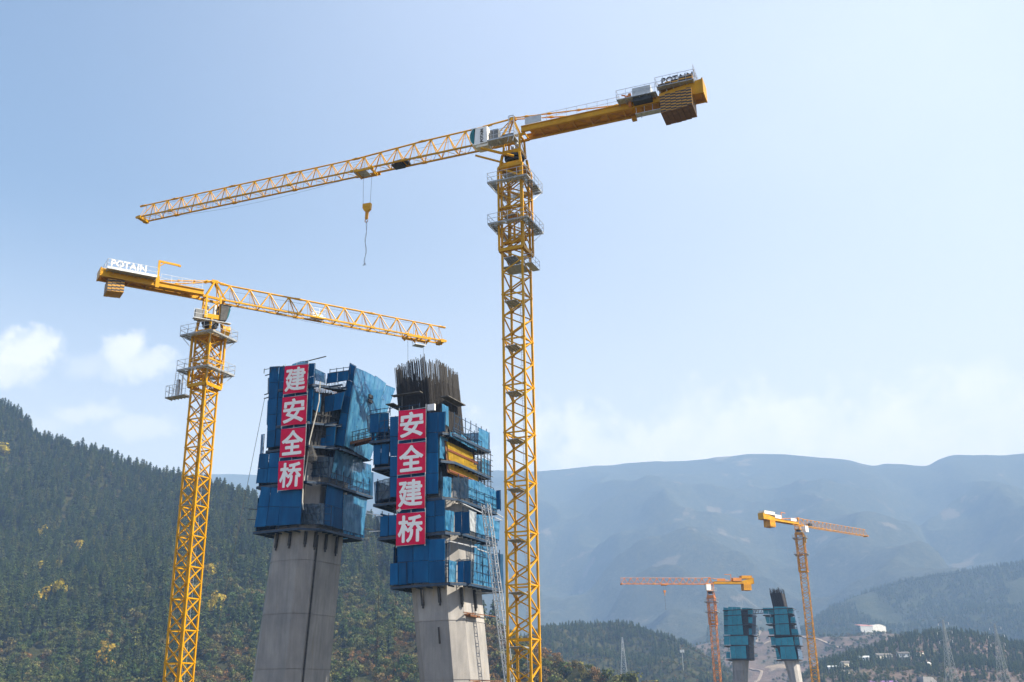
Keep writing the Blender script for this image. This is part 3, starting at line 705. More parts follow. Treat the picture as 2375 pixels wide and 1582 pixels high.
LP = [
 ('b', 1, [(-76.36, 97.66, 120.32),(-74.9, 97.66, 120.19),(-74.82, 97.66, 110.0),(-76.02, 97.66, 110.04)]),
 ('b', 2, [(-74.99, 97.78, 120.19),(-70.63, 97.78, 119.82),(-70.49, 97.78, 109.72),(-74.91, 97.78, 110.07)]),
 ('n', 2, [(-72.99, 97.71, 120.39),(-70.72, 97.71, 120.28),(-70.69, 97.71, 119.81),(-72.97, 97.71, 120.0)]),
 ('b', 1, [(-70.73, 97.96, 119.99),(-69.86, 97.96, 119.89),(-69.86, 97.96, 116.68),(-70.55, 97.96, 116.44)]),
 ('b', 1, [(-70.55, 97.96, 116.44),(-69.86, 97.96, 116.68),(-69.97, 97.96, 112.27),(-70.63, 97.96, 112.27)]),
 ('b', 1, [(-66.76, 100.86, 120.33),(-65.88, 100.86, 119.78),(-67.04, 100.86, 109.83),(-68.45, 100.86, 110.24)]),
 ('b', 2, [(-76.99, 97.66, 109.39),(-74.09, 97.66, 109.22),(-74.01, 97.66, 105.55),(-77.22, 97.66, 105.88)]),
 ('b', 2, [(-74.13, 97.76, 108.69),(-70.43, 97.76, 108.27),(-70.28, 97.76, 105.98),(-74.09, 97.76, 105.58)]),
 ('g', 3, [(-71.8, 99.66, 108.82),(-67.66, 99.66, 108.36),(-68.09, 99.66, 106.03),(-71.65, 99.66, 106.48)]),
 ('b', 2, [(-76.37, 97.66, 105.4),(-73.49, 97.66, 104.87),(-73.63, 97.66, 100.51),(-77.03, 97.66, 100.61)]),
 ('b', 1, [(-73.52, 97.7, 104.88),(-70.51, 97.7, 104.35),(-70.49, 97.7, 100.45),(-73.66, 97.7, 100.52)]),
 ('n', 1, [(-78.16, 99.26, 112.3),(-77.76, 99.26, 112.3),(-77.76, 99.26, 109.9),(-78.15, 99.26, 109.86)]),
 ('n', 1, [(-77.39, 99.06, 116.5),(-76.9, 99.06, 116.44),(-76.87, 99.06, 113.4),(-77.3, 99.06, 113.45)]),
 ('g', 1, [(-77.58, 99.06, 119.45),(-77.13, 99.06, 119.38),(-76.98, 99.06, 117.47),(-77.47, 99.06, 117.54)]),
 ('g', 3, [(-71.48, 99.06, 103.05),(-68.33, 99.06, 102.76),(-68.26, 99.06, 100.38),(-71.47, 99.06, 100.73)]),
 ('n', 1, [(-70.31, 98.66, 119.46),(-68.84, 98.66, 118.65),(-68.77, 98.66, 117.46),(-70.13, 98.66, 118.0)]),
 ('s', 1, [(-70.53, 98.66, 116.63),(-69.17, 98.66, 116.07),(-69.32, 98.66, 113.82),(-70.49, 98.66, 114.39)]),
 ('b', 1, [(-71.45, 99.66, 112.45),(-70.47, 99.66, 112.05),(-70.65, 99.66, 110.15),(-71.62, 99.66, 110.59)]),
 ('b', 2, [(-69.43, 100.06, 119.14),(-66.37, 100.06, 119.02),(-66.42, 100.06, 117.85),(-69.45, 100.06, 117.87)]),
 ('b', 2, [(-69.37, 99.66, 116.1),(-66.56, 99.66, 116.34),(-67.01, 99.66, 114.18),(-69.26, 99.66, 114.1)]),
 ('b', 1, [(-69.18, 99.96, 112.24),(-67.83, 99.96, 112.23),(-67.9, 99.96, 109.89),(-69.05, 99.96, 109.95)]),
 ('b', 1, [(-70.4, 99.96, 111.08),(-69.11, 99.96, 111.01),(-69.05, 99.96, 109.95),(-70.37, 99.96, 110.02)]),
 ('n', 4, [(-65.88, 100.86, 119.78),(-65.91, 110.51, 119.55),(-67.08, 106.75, 109.41),(-67.03, 100.85, 109.9)]),
 ('n', 4, [(-68.11, 100.66, 109.75),(-68.19, 108.86, 109.32),(-68.8, 110.18, 106.16),(-68.77, 100.66, 106.29)]),
 ('b', 2, [(-68.54, 99.86, 105.17),(-68.54, 103.35, 105.33),(-68.81, 103.91, 100.52),(-68.81, 99.86, 100.55)]),
 ('n', 2, [(-68.56, 103.42, 104.86),(-68.56, 108.77, 104.97),(-68.81, 108.54, 100.45),(-68.81, 103.91, 100.52)]),
]
RP = [
 ('b', 1, [(-58.92, 97.66, 111.66),(-57.79, 97.66, 111.59),(-57.73, 97.66, 102.36),(-58.66, 97.66, 102.42)]),
 ('b', 2, [(-57.86, 97.76, 112.33),(-54.26, 97.76, 112.01),(-54.2, 97.76, 102.04),(-57.79, 97.76, 102.38)]),
 ('b', 1, [(-54.2, 97.66, 111.52),(-52.69, 97.66, 111.43),(-52.6, 97.66, 102.23),(-54.15, 97.66, 102.31)]),
 ('b', 1, [(-52.71, 97.71, 111.44),(-51.8, 97.71, 111.37),(-51.86, 97.71, 109.15),(-52.69, 97.71, 109.1)]),
 ('b', 2, [(-61.83, 98.06, 112.45),(-59.4, 98.06, 112.33),(-59.34, 98.06, 110.1),(-61.8, 98.06, 110.24)]),
 ('g', 1, [(-62.68, 98.66, 112.47),(-62.2, 98.66, 112.6),(-62.18, 98.66, 110.43),(-62.49, 98.66, 110.7)]),
 ('b', 2, [(-61.26, 98.06, 108.78),(-59.16, 98.06, 108.61),(-59.23, 98.06, 106.32),(-61.21, 98.06, 106.46)]),
 ('g', 2, [(-61.02, 98.06, 104.39),(-58.96, 98.06, 104.63),(-58.89, 98.06, 102.39),(-60.85, 98.06, 102.13)]),
 ('b', 2, [(-54.14, 97.66, 101.55),(-51.83, 97.66, 101.48),(-51.73, 97.66, 98.08),(-54.09, 97.66, 98.1)]),
 ('b', 2, [(-59.91, 97.86, 100.5),(-57.88, 97.86, 100.35),(-57.82, 97.86, 98.17),(-59.92, 97.86, 98.2)]),
 ('g', 1, [(-60.93, 98.56, 100.58),(-60.34, 98.56, 100.65),(-60.3, 98.56, 98.32),(-60.78, 98.56, 98.51)]),
 ('b', 3, [(-57.88, 97.81, 101.66),(-54.22, 97.81, 101.58),(-54.17, 97.81, 98.13),(-57.79, 97.81, 98.16)]),
 ('b', 3, [(-57.59, 97.66, 97.49),(-51.73, 97.66, 97.37),(-51.7, 97.66, 92.73),(-57.47, 97.66, 92.86)]),
 ('b', 2, [(-58.31, 97.46, 95.06),(-56.31, 97.46, 95.12),(-56.19, 97.46, 92.78),(-58.31, 97.46, 92.77)]),
 ('g', 2, [(-51.71, 99.36, 104.1),(-49.84, 99.36, 104.09),(-49.84, 99.36, 101.75),(-51.7, 99.36, 101.86)]),
 ('b', 2, [(-51.35, 99.16, 100.3),(-49.63, 99.16, 100.33),(-49.57, 99.16, 97.91),(-51.34, 99.16, 98.02)]),
 ('b', 2, [(-50.97, 99.16, 95.01),(-49.45, 99.16, 94.96),(-49.46, 99.16, 92.58),(-50.97, 99.16, 92.68)]),
 ('n', 1, [(-52.21, 97.76, 112.35),(-52.21, 99.23, 112.34),(-52.2, 99.34, 110.1),(-52.2, 97.76, 110.11)]),
 ('n', 1, [(-52.46, 97.76, 108.66),(-52.46, 99.7, 108.76),(-52.52, 99.53, 106.38),(-52.52, 97.83, 106.17)]),
 ('n', 5, [(-51.5, 98.43, 109.38),(-51.5, 105.09, 109.34),(-51.5, 105.09, 108.47),(-51.5, 98.44, 108.7)]),
 ('n', 1, [(-51.5, 105.64, 111.3),(-51.5, 108.24, 111.43),(-51.5, 108.13, 109.26),(-51.5, 105.44, 109.18)]),
 ('n', 1, [(-51.5, 106.49, 107.9),(-51.5, 108.29, 107.87),(-51.5, 108.14, 105.69),(-51.5, 106.46, 105.77)]),
 ('n', 2, [(-52.02, 97.76, 104.23),(-52.02, 99.79, 104.28),(-52.08, 99.81, 102.01),(-52.08, 97.77, 101.95)]),
 ('n', 5, [(-50.9, 101.48, 104.56),(-50.9, 108.88, 104.38),(-50.9, 109.01, 102.21),(-50.9, 101.47, 102.33)]),
 ('n', 2, [(-51.8, 97.76, 100.52),(-51.8, 100.03, 100.47),(-51.81, 99.92, 98.26),(-51.81, 97.76, 98.31)]),
 ('w', 1, [(-50.4, 100.8, 100.73),(-50.4, 102.61, 100.76),(-50.4, 102.52, 98.49),(-50.4, 101.11, 98.53)]),
 ('n', 4, [(-50.4, 102.61, 100.73),(-50.4, 108.89, 100.72),(-50.4, 108.64, 98.49),(-50.4, 102.59, 98.5)]),
 ('n', 1, [(-51.24, 97.76, 94.98),(-51.24, 99.48, 95.0),(-51.23, 99.34, 92.71),(-51.23, 97.76, 92.68)]),
 ('n', 3, [(-49.9, 101.15, 97.12),(-49.9, 105.07, 97.08),(-49.9, 105.84, 92.7),(-49.9, 100.84, 92.61)]),
 ('b', 1, [(-50.9, 108.96, 104.39),(-50.38, 108.96, 104.39),(-50.38, 108.96, 102.12),(-50.84, 108.96, 102.19)]),
]
SIGN_QUADS = [
 [(-73.62, 119.78), (-70.18, 119.55), (-70.25, 116.11), (-73.66, 116.26)],
 [(-73.71, 115.85), (-70.16, 115.64), (-70.1, 112.15), (-73.67, 112.34)],
 [(-73.64, 111.93), (-70.11, 111.7), (-70.07, 108.2), (-73.65, 108.47)],
 [(-73.67, 107.99), (-70.11, 107.84), (-70.05, 104.38), (-73.58, 104.52)],
 [(-57.45, 112.06), (-53.99, 111.84), (-53.96, 108.49), (-57.5, 108.64)],
 [(-57.53, 108.23), (-53.95, 108.01), (-53.94, 104.62), (-57.52, 104.7)],
 [(-57.48, 104.29), (-53.96, 104.15), (-53.93, 100.69), (-57.51, 100.8)],
 [(-57.45, 100.36), (-53.91, 100.26), (-53.86, 96.81), (-57.46, 96.89)],
]


def sides(fr, u0, u1, v0, v1, z0, z1, mat='b'):
    """sheets on the left and back of a tier"""
    panel(fr, mat, 4, [(u0, v1, z1), (u0, v0 + .3, z1), (u0, v0 + .3, z0), (u0, v1, z0)], False)
    panel(fr, 'n', 4, [(u1, v1, z1), (u0, v1, z1), (u0, v1, z0), (u1, v1, z0)], False)

def formwork_shell(fr, g_, z0, z1, mat, name='formwork_panel'):
    r0, r1 = leg_ring(g_, z0, off=.16), leg_ring(g_, z1, off=.16)
    for k in range(8):
        a, b, c, d = Vector(r1[k]), Vector(r1[(k + 1) % 8]), Vector(r0[(k + 1) % 8]), Vector(r0[k])
        m_ = fr.mb(); m_.slab([a, b, c, d], .1)
        n_ = max(1, round((b - a).length / .45)); nr = (b - a).cross(d - a).normalized() * -.09
        for i in range(n_ + 1): f = i / n_; m_.bar(a.lerp(b, f) + nr, d.lerp(c, f) + nr, .07, .1, False)
        for i in range(4): f = (i + .5) / 4; m_.bar(a.lerp(d, f) + nr * 2, b.lerp(c, f) + nr * 2, .12, .12, False)
        m_.obj(name, mat, fr.e)

SL = Frame('climbing_formwork', (-73.5, 103.2, 100.0), 'blue sheeted climbing formwork round the top of the left pylon leg', 'formwork', 'blue climbing formwork on the near tower')
SR = Frame('climbing_formwork', (-54.5, 103.2, 92.6), 'taller blue climbing formwork round the right pylon leg, with yellow timber beams showing', 'formwork', 'blue climbing formwork on the near tower')
for fr, tab in ((SL, LP), (SR, RP)):
    for mat, n_, q in tab: panel(fr, mat, n_, q)
for zz in (116.2, 116.8):  # black boxes on the net stand in for the shade inside openings
    m_ = SL.mb(); uu = -66.25 + (zz - 116.5) * .117; m_.box((uu, 104.5, zz), (uu + .16, 105.4, zz + .42)); m_.obj('opening_shade', M['black'], SL.e)
# left tower tiers
TL = [(-77.1, -68.75, 97.72, 108.6, 100.1, 1.9, 104.4), (-77.1, -68.3, 97.72, 109.6, 105.45, 1.6, 109.0), (-76.1, -67.3, 97.75, 107.2, 109.7, 2.6, 113.5)]
for u0, u1, v0, v1, z, cut, zt in TL:
    deck(SL, u0, u1, v0, v1, z, cut, gL); scaffold(SL, u0, u1, v0, v1, z, zt, gL, cut); sides(SL, u0, u1, v0, v1, z, zt - .2)
for z in (112.6, 117.2):
    k_ = (z - 109.7) * .11; deck(SL, -76.1, -67.45 + k_, 97.75, 107.2, z, 3.2, gL); scaffold(SL, -76.1, -67.3 + k_, 97.75, 107.2, z, z + 2.3, gL, 4.0)
panel(SL, 'b', 4, [(-76.2, 107.6, 119.9), (-76.2, 98.0, 119.9), (-76.2, 98.0, 113.5), (-76.2, 107.6, 113.5)], False)
panel(SL, 'n', 4, [(-66.3, 107.9, 119.0), (-76.2, 107.9, 119.0), (-76.2, 107.9, 113.3), (-66.8, 107.9, 113.3)], False)
formwork_shell(SL, gL, 109.0, 116.6, M['steel'])
# right tower tiers
TR = [(-58.3, -49.6, 97.72, 107.9, 92.7, 1.5, 97.2), (-60.1, -50.45, 97.72, 108.2, 98.05, 1.3, 101.0), (-60.8, -50.95, 97.72, 109.3, 101.85, 1.2, 104.7), (-61.2, -51.4, 97.9, 108.6, 106.0, 1.0, 108.4), (-61.6, -51.4, 97.8, 108.4, 109.15, .9, 111.8)]
for u0, u1, v0, v1, z, cut, zt in TR:
    deck(SR, u0, u1, v0, v1, z, cut, gR)
    if not 105 < z < 107: scaffold(SR, u0, u1, v0, v1, z, zt, gR, cut)
    sides(SR, u0, u1, v0, v1, z, zt - .2)
formwork_shell(SR, gR, 103.2, 110.2, M['steel'])
# yellow timber beams of the wall formwork on the right leg's right side, held by red-brown walers
def rf(z): return gR['ur'] + gR['kr'] * (z - gR['z'])
N_Y = 26
for k in range(N_Y):
    v = 99.2 + k * 6.9 / (N_Y - 1); m_ = SR.mb(); zb, zt = 104.75, 108.3
    if v > 105.4: zt = 107.0
    m_.bar((rf(zb) + .42, v, zb), (rf(zt) + .42, v, zt), .1, .2); m_.obj('timber_beam', M['beam_yellow'], SR.e)
m_ = SR.mb(); m_.hexa([(rf(104.7) + .2, 98.9, 104.7), (rf(104.7) + .3, 98.9, 104.7), (rf(104.7) + .3, 106.3, 104.7), (rf(104.7) + .2, 106.3, 104.7)], [(rf(108.4) + .2, 98.9, 108.4), (rf(108.4) + .3, 98.9, 108.4), (rf(108.4) + .3, 106.3, 108.4), (rf(108.4) + .2, 106.3, 108.4)])
m_.obj('plywood_sheet', M['rust'], SR.e)
for z in (104.9, 106.05, 107.3):
    m_ = SR.mb()
    for dz in (-.07, .07): m_.bar((rf(z) + .6, 98.7, z + dz), (rf(z) + .6, 106.5, z + dz), .08, .08)
    m_.obj('waler_beam', M['beam_red'], SR.e)
# bare tube scaffold seen behind the formwork's right end
m_ = SR.mb()
for i in range(5):
    v = 105.2 + i * .85
    for u in (-52.3, -51.4): m_.bar((u, v, 104.6), (u, v, 109.2), .06)
for j in range(7):
    z = 104.8 + j * .65
    for u in (-52.3, -51.4): m_.bar((u, 104.2, z), (u, 109.2, z), .05)
    m_.bar((-52.3, 104.2, z), (-51.4, 108.6, z + .6), .04)
m_.obj('tube_scaffold', M['steel'], SR.e)
# guard rails and ledgers outside the nets on the right side
def guard(fr, pts, zs, post=1.6, mat='bluesteel', r_=.06, name='guard_rail'):
    m_ = fr.mb()
    for a, b in zip(pts, pts[1:]):
        a, b = Vector((*a, 0)), Vector((*b, 0)); n_ = max(1, round((b - a).length / post))
        for z in zs: m_.bar((a.x, a.y, z), (b.x, b.y, z), r_, r_)
        for i in range(n_ + 1):
            p = a.lerp(b, i / n_); m_.bar((p.x, p.y, min(zs) - .5), (p.x, p.y, max(zs) + .12), r_, r_)
    m_.obj(name, M[mat], fr.e)
guard(SR, [(-50.8, 99.3), (-50.8, 109.9)], (102.6, 103.4), 2.0)
guard(SR, [(-51.4, 98.9), (-51.4, 106.2)], (109.0, 109.75), 1.7)
guard(SR, [(-61.6, 97.7), (-58.9, 97.7)], (112.3, 112.75), 1.2)
guard(SR, [(-58.9, 97.5), (-55.0, 97.5)], (112.6,), 1.5)
guard(SL, [(-70.3, 98.1), (-67.9, 100.0)], (100.9, 101.7, 102.5), .9)
guard(SL, [(-71.5, 99.5), (-68.3, 99.6)], (106.4, 107.2, 107.9), 1.1)
guard(SL, [(-71.6, 99.9), (-68.0, 100.0)], (110.4, 111.2), 1.2)
guard(SL, [(-69.0, 100.0), (-66.2, 100.2)], (119.1, 119.5), 1.0)
guard(SL, [(-76.9, 97.4), (-74.0, 97.4)], (119.95,), 1.0, 'steel')
# loose planks and ledger ends poking out
m_ = SL.mb()
for a, b in (((-78.2, 98, 102.9), (-76.3, 97.9, 102.6)), ((-78.4, 98.2, 101.7), (-76.8, 98, 101.5)), ((-70.9, 97.5, 120.1), (-68.4, 98.2, 120.6)), ((-77.0, 97.8, 119.3), (-76.2, 97.8, 119.4)), ((-77.1, 98, 116.9), (-76.3, 98, 117)), ((-77.1, 98, 116.4), (-76.3, 98, 116.5)), ((-68.6, 108.4, 101.2), (-67.8, 109.4, 101.2)), ((-68.5, 108.4, 100.4), (-67.8, 109, 100.3))): m_.bar(a, b, .1)
m_.obj('loose_tube', M['steel'], SL.e)
m_ = SR.mb()
for a, b in (((-61.9, 98.2, 101), (-59.6, 97.8, 100.4)), ((-61.6, 98.3, 98.9), (-60, 98, 98.8)), ((-50.9, 108.9, 101.7), (-50.7, 110.4, 101.4)), ((-50.4, 107.5, 100.9), (-50.2, 109, 100.8)), ((-52, 98.2, 97.2), (-49.5, 100.9, 96.6)), ((-50.4, 99.5, 96.8), (-49.6, 104, 96.4)), ((-51.2, 99.2, 101.6), (-50.6, 104.5, 101.0))): m_.bar(a, b, .1)
m_.obj('loose_tube', M['galv'], SR.e)
bracket_set(SL, gL, 99.9, [(0, .08, 1.7), (0, .62, 1.6), (1, .35, 1.5), (1, .98, 1.8), (2, .35, 1.8), (2, .75, 2.0)])
bracket_set(SR, gR, 92.4, [(0, .2, 1.8), (0, .78, 1.6), (1, .9, 1.8), (2, .55, 2.0)])

# ---------------- hanging banner characters
GL = {'建': None, '安': None, '全': None, '桥': None}
for ch in GL: GL[ch] = bolden(text_mesh(ch, 1.0, .0, .004, M['banner_white']), .026)
for ch, me in GL.items():
    xs_ = [v.co.x for v in me.vertices]; ys_ = [v.co.y for v in me.vertices]
    cx_, cy_ = (min(xs_) + max(xs_)) / 2, (min(ys_) + max(ys_)) / 2; sx_, sy_ = 1 / (max(xs_) - min(xs_)), 1 / (max(ys_) - min(ys_))
    for v in me.vertices: v.co.x = (v.co.x - cx_) * sx_; v.co.y = (v.co.y - cy_) * sy_
WORDS = '建安全桥安全建桥'
ORD = ['topmost', 'second from the top', 'third from the top', 'lowest']
MEAN = {'建': 'angular many-stroke', '安': 'roofed', '全': 'tent-topped', '桥': 'two-part upright'}
for i, (ch, q) in enumerate(zip(WORDS, SIGN_QUADS)):
    side = 'left' if i < 4 else 'right'
    v = 97.15 + .03 * ((i * 7) % 3); cu = sum(p[0] for p in q) / 4; cz = sum(p[1] for p in q) / 4
    fr = Frame('character_banner', (cu, v, cz), 'red banner with white %s character, %s of the four on the %s tower' % (ch, ORD[i % 4], side), 'banner', 'red character banners on the near tower')
    m_ = fr.mb(); t_ = .04
    # the sheet has a small belly and ruffled edge
    n_ = 6; grid = []
    for j in range(n_ + 1):
        for k in range(n_ + 1):
            a = Vector((q[0][0], v, q[0][1])).lerp(Vector((q[1][0], v, q[1][1])), k / n_); b = Vector((q[3][0], v, q[3][1])).lerp(Vector((q[2][0], v, q[2][1])), k / n_)
            p = a.lerp(b, j / n_); p.y -= .05 * math.sin(math.pi * j / n_) * math.sin(math.pi * k / n_) ; p.z += RN.uniform(-.02, .02) if j == n_ else 0; grid.append(p)
    i0 = m_._p(grid + [p + Vector((0, t_, 0)) for p in grid]); w_ = n_ + 1
    for j in range(n_):
        for k in range(n_): a = i0 + j * w_ + k; m_.face(a, a + w_, a + w_ + 1, a + 1); m_.face(a + w_ * w_, a + w_ * w_ + 1, a + w_ * w_ + w_ + 1, a + w_ * w_ + w_)
    m_.obj('red_sheet', M['red'], fr.e)
    wq = (abs(q[1][0] - q[0][0]) + abs(q[2][0] - q[3][0])) / 2; hq = (abs(q[0][1] - q[3][1]) + abs(q[1][1] - q[2][1])) / 2
    o = inst('white_character', GL[ch], fr.e, (0, -.075, 0)); o.rotation_euler = (R(90), R(1.2 if side == 'left' else .3), 0); o.scale = (wq * .86, hq * .86, 1)
    m_ = fr.mb()
    for s_ in (-1, 1):
        uu = cu + s_ * (wq / 2 - .02); m_.bar((uu, v + .06, q[0][1] + .35), (uu, v + .06, q[3][1] - .25), .05)
    m_.bar((cu, v + .05, q[0][1] + .3), (cu, v + .05, q[0][1] - .05), .04)
    for zz in (q[0][1], q[3][1]): m_.bar((cu - wq / 2, v + .07, zz - .05), (cu + wq / 2, v + .07, zz - .05), .05)
    m_.obj('hanging_frame', M['galv'], fr.e)

# ---------------- starter bars
def rebar_cage(fr, g_, z0, zdense, zt_fn, step, name_rod='reinforcing_bar'):
    rows = []
    for k in range(8):
        for off in (-.25, -.55):
            r0, r1 = leg_ring(g_, z0, off=off), leg_ring(g_, zdense + 10, off=off)
            a0, b0, a1, b1 = Vector(r0[k]), Vector(r0[(k + 1) % 8]), Vector(r1[k]), Vector(r1[(k + 1) % 8]); n_ = max(2, round((b0 - a0).length / step))
            for i in range(n_):
                f = (i + .5 * (off < -.4)) / n_; lo, hi = a0.lerp(b0, f), a1.lerp(b1, f); zt = zt_fn(lo, k) + RN.uniform(-.5, .25)
                hi = lo.lerp(hi, (zt - z0) / (zdense + 10 - z0)); hi += Vector((RN.gauss(0, .03), RN.gauss(0, .03), 0)); rows.append((off, lo, hi))
    return rows
def topR(p, k): return 118.6 + .25 * (p.x + 57) * (1 if k in (0,) else 0) - .10 * max(0, p.y - 101)
CR = Frame('rebar_cage', (-54.9, 103, 108.5), 'tall dark cage of starter bars rising out of the right near tower', 'rebar', 'starter bar cages')
rows = rebar_cage(CR, gR, 108.5, 114, topR, .158)
rows.sort(key=lambda t: t[1].y + (0 if t[0] > -.4 else 100))
for off, lo, hi in rows:
    m_ = CR.mb(); m_.tube(lo, hi, .042, 4); m_.obj('reinforcing_bar', M['rebar'], CR.e)
m_ = CR.mb()
for off in (-.34, -.5, -.7):
    r0, r1 = leg_ring(gR, 108.5, off=off), leg_ring(gR, 116.3, off=off)
    for k in range(8):
        a0, b0, a1, b1 = Vector(r0[k]), Vector(r0[(k + 1) % 8]), Vector(r1[k]), Vector(r1[(k + 1) % 8]); n_ = max(2, round((b0 - a0).length / .13))
        for i in range(n_): f = (i + .4) / n_; m_.bar(a0.lerp(b0, f), a1.lerp(b1, f) + Vector((0, 0, RN.uniform(-1.2, .9))), .05, .05, False)
tag(m_.obj('inner_bars', M['rebar_dark'], CR.e), kind='stuff')
m_ = CR.mb(); z = 108.6
while z < 116.2:
    for off in (-.22, -.6):
        r_ = leg_ring(gR, z, off=off)
        for a, b in zip(r_, r_[1:] + r_[:1]): m_.bar(a, b, .045, .045, False)
    if z < 114.6:
        for f in (.2, .4, .6, .8):
            a, b = Vector(r_[7]).lerp(Vector(r_[2]), 0), Vector(r_[2]); m_.bar(Vector(r_[0]).lerp(Vector(r_[1]), f), Vector(r_[5]).lerp(Vector(r_[4]), f), .035, .035, False); m_.bar(Vector(r_[7]).lerp(Vector(r_[6]), f), Vector(r_[2]).lerp(Vector(r_[3]), f), .035, .035, False)
    z += .16
tag(m_.obj('stirrup_layers', M['rebar_dark'], CR.e), kind='stuff')
m_ = CR.mb(); m_.box((-59.2, 98.3, 114.35), (-55.4, 99.0, 114.45)); m_.box((-59.9, 98.3, 113.4), (-58.9, 101, 113.5)); m_.box((-53.4, 99.6, 113.75), (-52.4, 104, 113.85)); m_.bar((-57.9, 98.6, 112.8), (-57.9, 98.6, 114.3), .08)
m_.obj('work_plank', M['plank'], CR.e)
m_ = CR.mb(); m_.box((-54.35, 98.2, 111.9), (-53.45, 98.5, 112.65)); m_.obj('white_board', M['white'], CR.e)
CL = Frame('rebar_cage', (-72.6, 103, 116.4), 'short rebar starter bars half hidden behind the blue left tower sheets', 'rebar', 'starter bar cages')
rows = rebar_cage(CL, gL, 115.5, 117, lambda p, k: 118.9, .3)
for off, lo, hi in rows: m_ = CL.mb(); m_.tube(lo, hi, .03, 4); m_.obj('reinforcing_bar', M['rebar'], CL.e)
m_ = CL.mb()
for i in range(4):
    r_ = leg_ring(gL, 116.7 + i * .15, off=-.2)
    for a, b in zip(r_, r_[1:] + r_[:1]): m_.bar(a, b, .04, .04, False)
m_.obj('stirrups', M['rust'], CL.e)

# ---------------- footbridge between the two formworks
FB = Frame('gangway', (-66, 102.6, 110.6), 'dark steel gangway with railings linking the two blue towers', 'gangway')
m_ = FB.mb(); a, b = Vector((-68.4, 102, 110.35)), Vector((-61.4, 102, 110.95))
for dv in (0, 1.1): m_.bar(a + Vector((0, dv, 0)), b + Vector((0, dv, 0)), .14, .3)
m_.hexa([a + Vector((0, 0, .16)), b + Vector((0, 0, .16)), b + Vector((0, 1.1, .16)), a + Vector((0, 1.1, .16))], [a + Vector((0, 0, .2)), b + Vector((0, 0, .2)), b + Vector((0, 1.1, .2)), a + Vector((0, 1.1, .2))])
m_.obj('gangway_deck', M['rust'], FB.e)
m_ = FB.mb()
for dv in (0, 1.1):
    for h_ in (.75, 1.35): m_.bar(a + Vector((0, dv, h_)), b + Vector((0, dv, h_)), .06)
    for i in range(9): p = a.lerp(b, i / 8) + Vector((0, dv, 0)); m_.bar(p, p + Vector((0, 0, 1.4)), .07)
m_.obj('gangway_rail', M['steel'], FB.e)
SG = Frame('warning_sign', (-67.6, 101.9, 111.2), 'small white and yellow diamond sign on the gangway railing', 'sign')
m_ = SG.mb(); c_ = Vector((-67.5, 101.9, 111.5)); m_.slab([c_ + Vector((0, 0, .36)), c_ + Vector((.36, 0, 0)), c_ + Vector((0, 0, -.36)), c_ + Vector((-.36, 0, 0))], .03); m_.obj('sign_board', M['cream'], SG.e)
m_ = SG.mb(); c_ = Vector((-67.5, 101.86, 111.5)); m_.slab([c_ + Vector((0, 0, .2)), c_ + Vector((.18, 0, -.12)), c_ + Vector((-.18, 0, -.12))], .02); m_.obj('warning_triangle', M['beam_yellow'], SG.e)
SG2 = Frame('warning_sign', (-57.1, 97.0, 101.0), 'small white sign between the two lowest banners of the right tower', 'sign')
m_ = SG2.mb(); c_ = Vector((-57.0, 96.95, 100.68)); m_.slab([c_ + Vector((.05, 0, .24)), c_ + Vector((.28, 0, 0)), c_ + Vector((-.03, 0, -.24)), c_ + Vector((-.28, 0, .02))], .03); m_.obj('sign_board', M['cream'], SG2.e)

# ---------------- concrete hose and debris net on the left tower
HZ = Frame('concrete_hose', (-69.8, 98.6, 102), 'pale pumping hose hanging down the gap of the left blue tower', 'hose')
m_ = HZ.mb(); pts = [(-69.21, 98.4, 117.6), (-69.2, 98.3, 116.2), (-69.17, 98.3, 115.1), (-69.45, 98.2, 113.4), (-69.77, 98.1, 111.76), (-70.05, 98, 110.18), (-70.18, 97.9, 107.64), (-70.47, 97.8, 104.83), (-70.38, 97.7, 102.95), (-70.08, 97.6, 102.0)]
for a, b in zip(pts, pts[1:]): m_.tube(a, b, .07, 6)
m_.obj('hose_line', M['hose'], HZ.e)
m, nt, ns, ls, out = new_mat('grey_debris_net')
d = ns.new('ShaderNodeBsdfDiffuse'); d.inputs[0].default_value = (.10, .10, .10, 1); tr = ns.new('ShaderNodeBsdfTransparent'); mx = ns.new('ShaderNodeMixShader'); mx.inputs[0].default_value = .45
ls.new(d.outputs[0], mx.inputs[1]); ls.new(tr.outputs[0], mx.inputs[2]); ls.new(mx.outputs[0], out.inputs['Surface']); M['debris'] = m
for k, (uu, vv, zz, sc) in enumerate(((-69.75, 97.9, 110.3, 1.0), (-58.2, 98.6, 102.3, .55))):
    BN = Frame('debris_net', (uu, vv, zz), ('grey debris net bag hung in the gap of the left tower', 'small grey net bag hung under the deck left of the lower banners')[k], 'net')
    m_ = BN.mb(); rings = []
    for j in range(7):
        f = j / 6; rr = (.05 + 1.15 * f ** 1.4) * (1 if j < 6 else .7) * sc; rings.append([(uu + rr * math.cos(t * .785) * (1.1 + .12 * math.sin(t * 3)), vv + .5 * rr * math.sin(t * .785), zz - 2.6 * f * sc + .1 * math.sin(t * 2.3) * f) for t in range(8)])
    i0 = m_._p([p for r_ in rings for p in r_])
    for j in range(6):
        for t in range(8): m_.face(i0 + j * 8 + t, i0 + j * 8 + (t + 1) % 8, i0 + (j + 1) * 8 + (t + 1) % 8, i0 + (j + 1) * 8 + t)
    m_.face(*[i0 + 48 + t for t in range(8)])
    m_.obj('net_bag', M['debris'], BN.e)

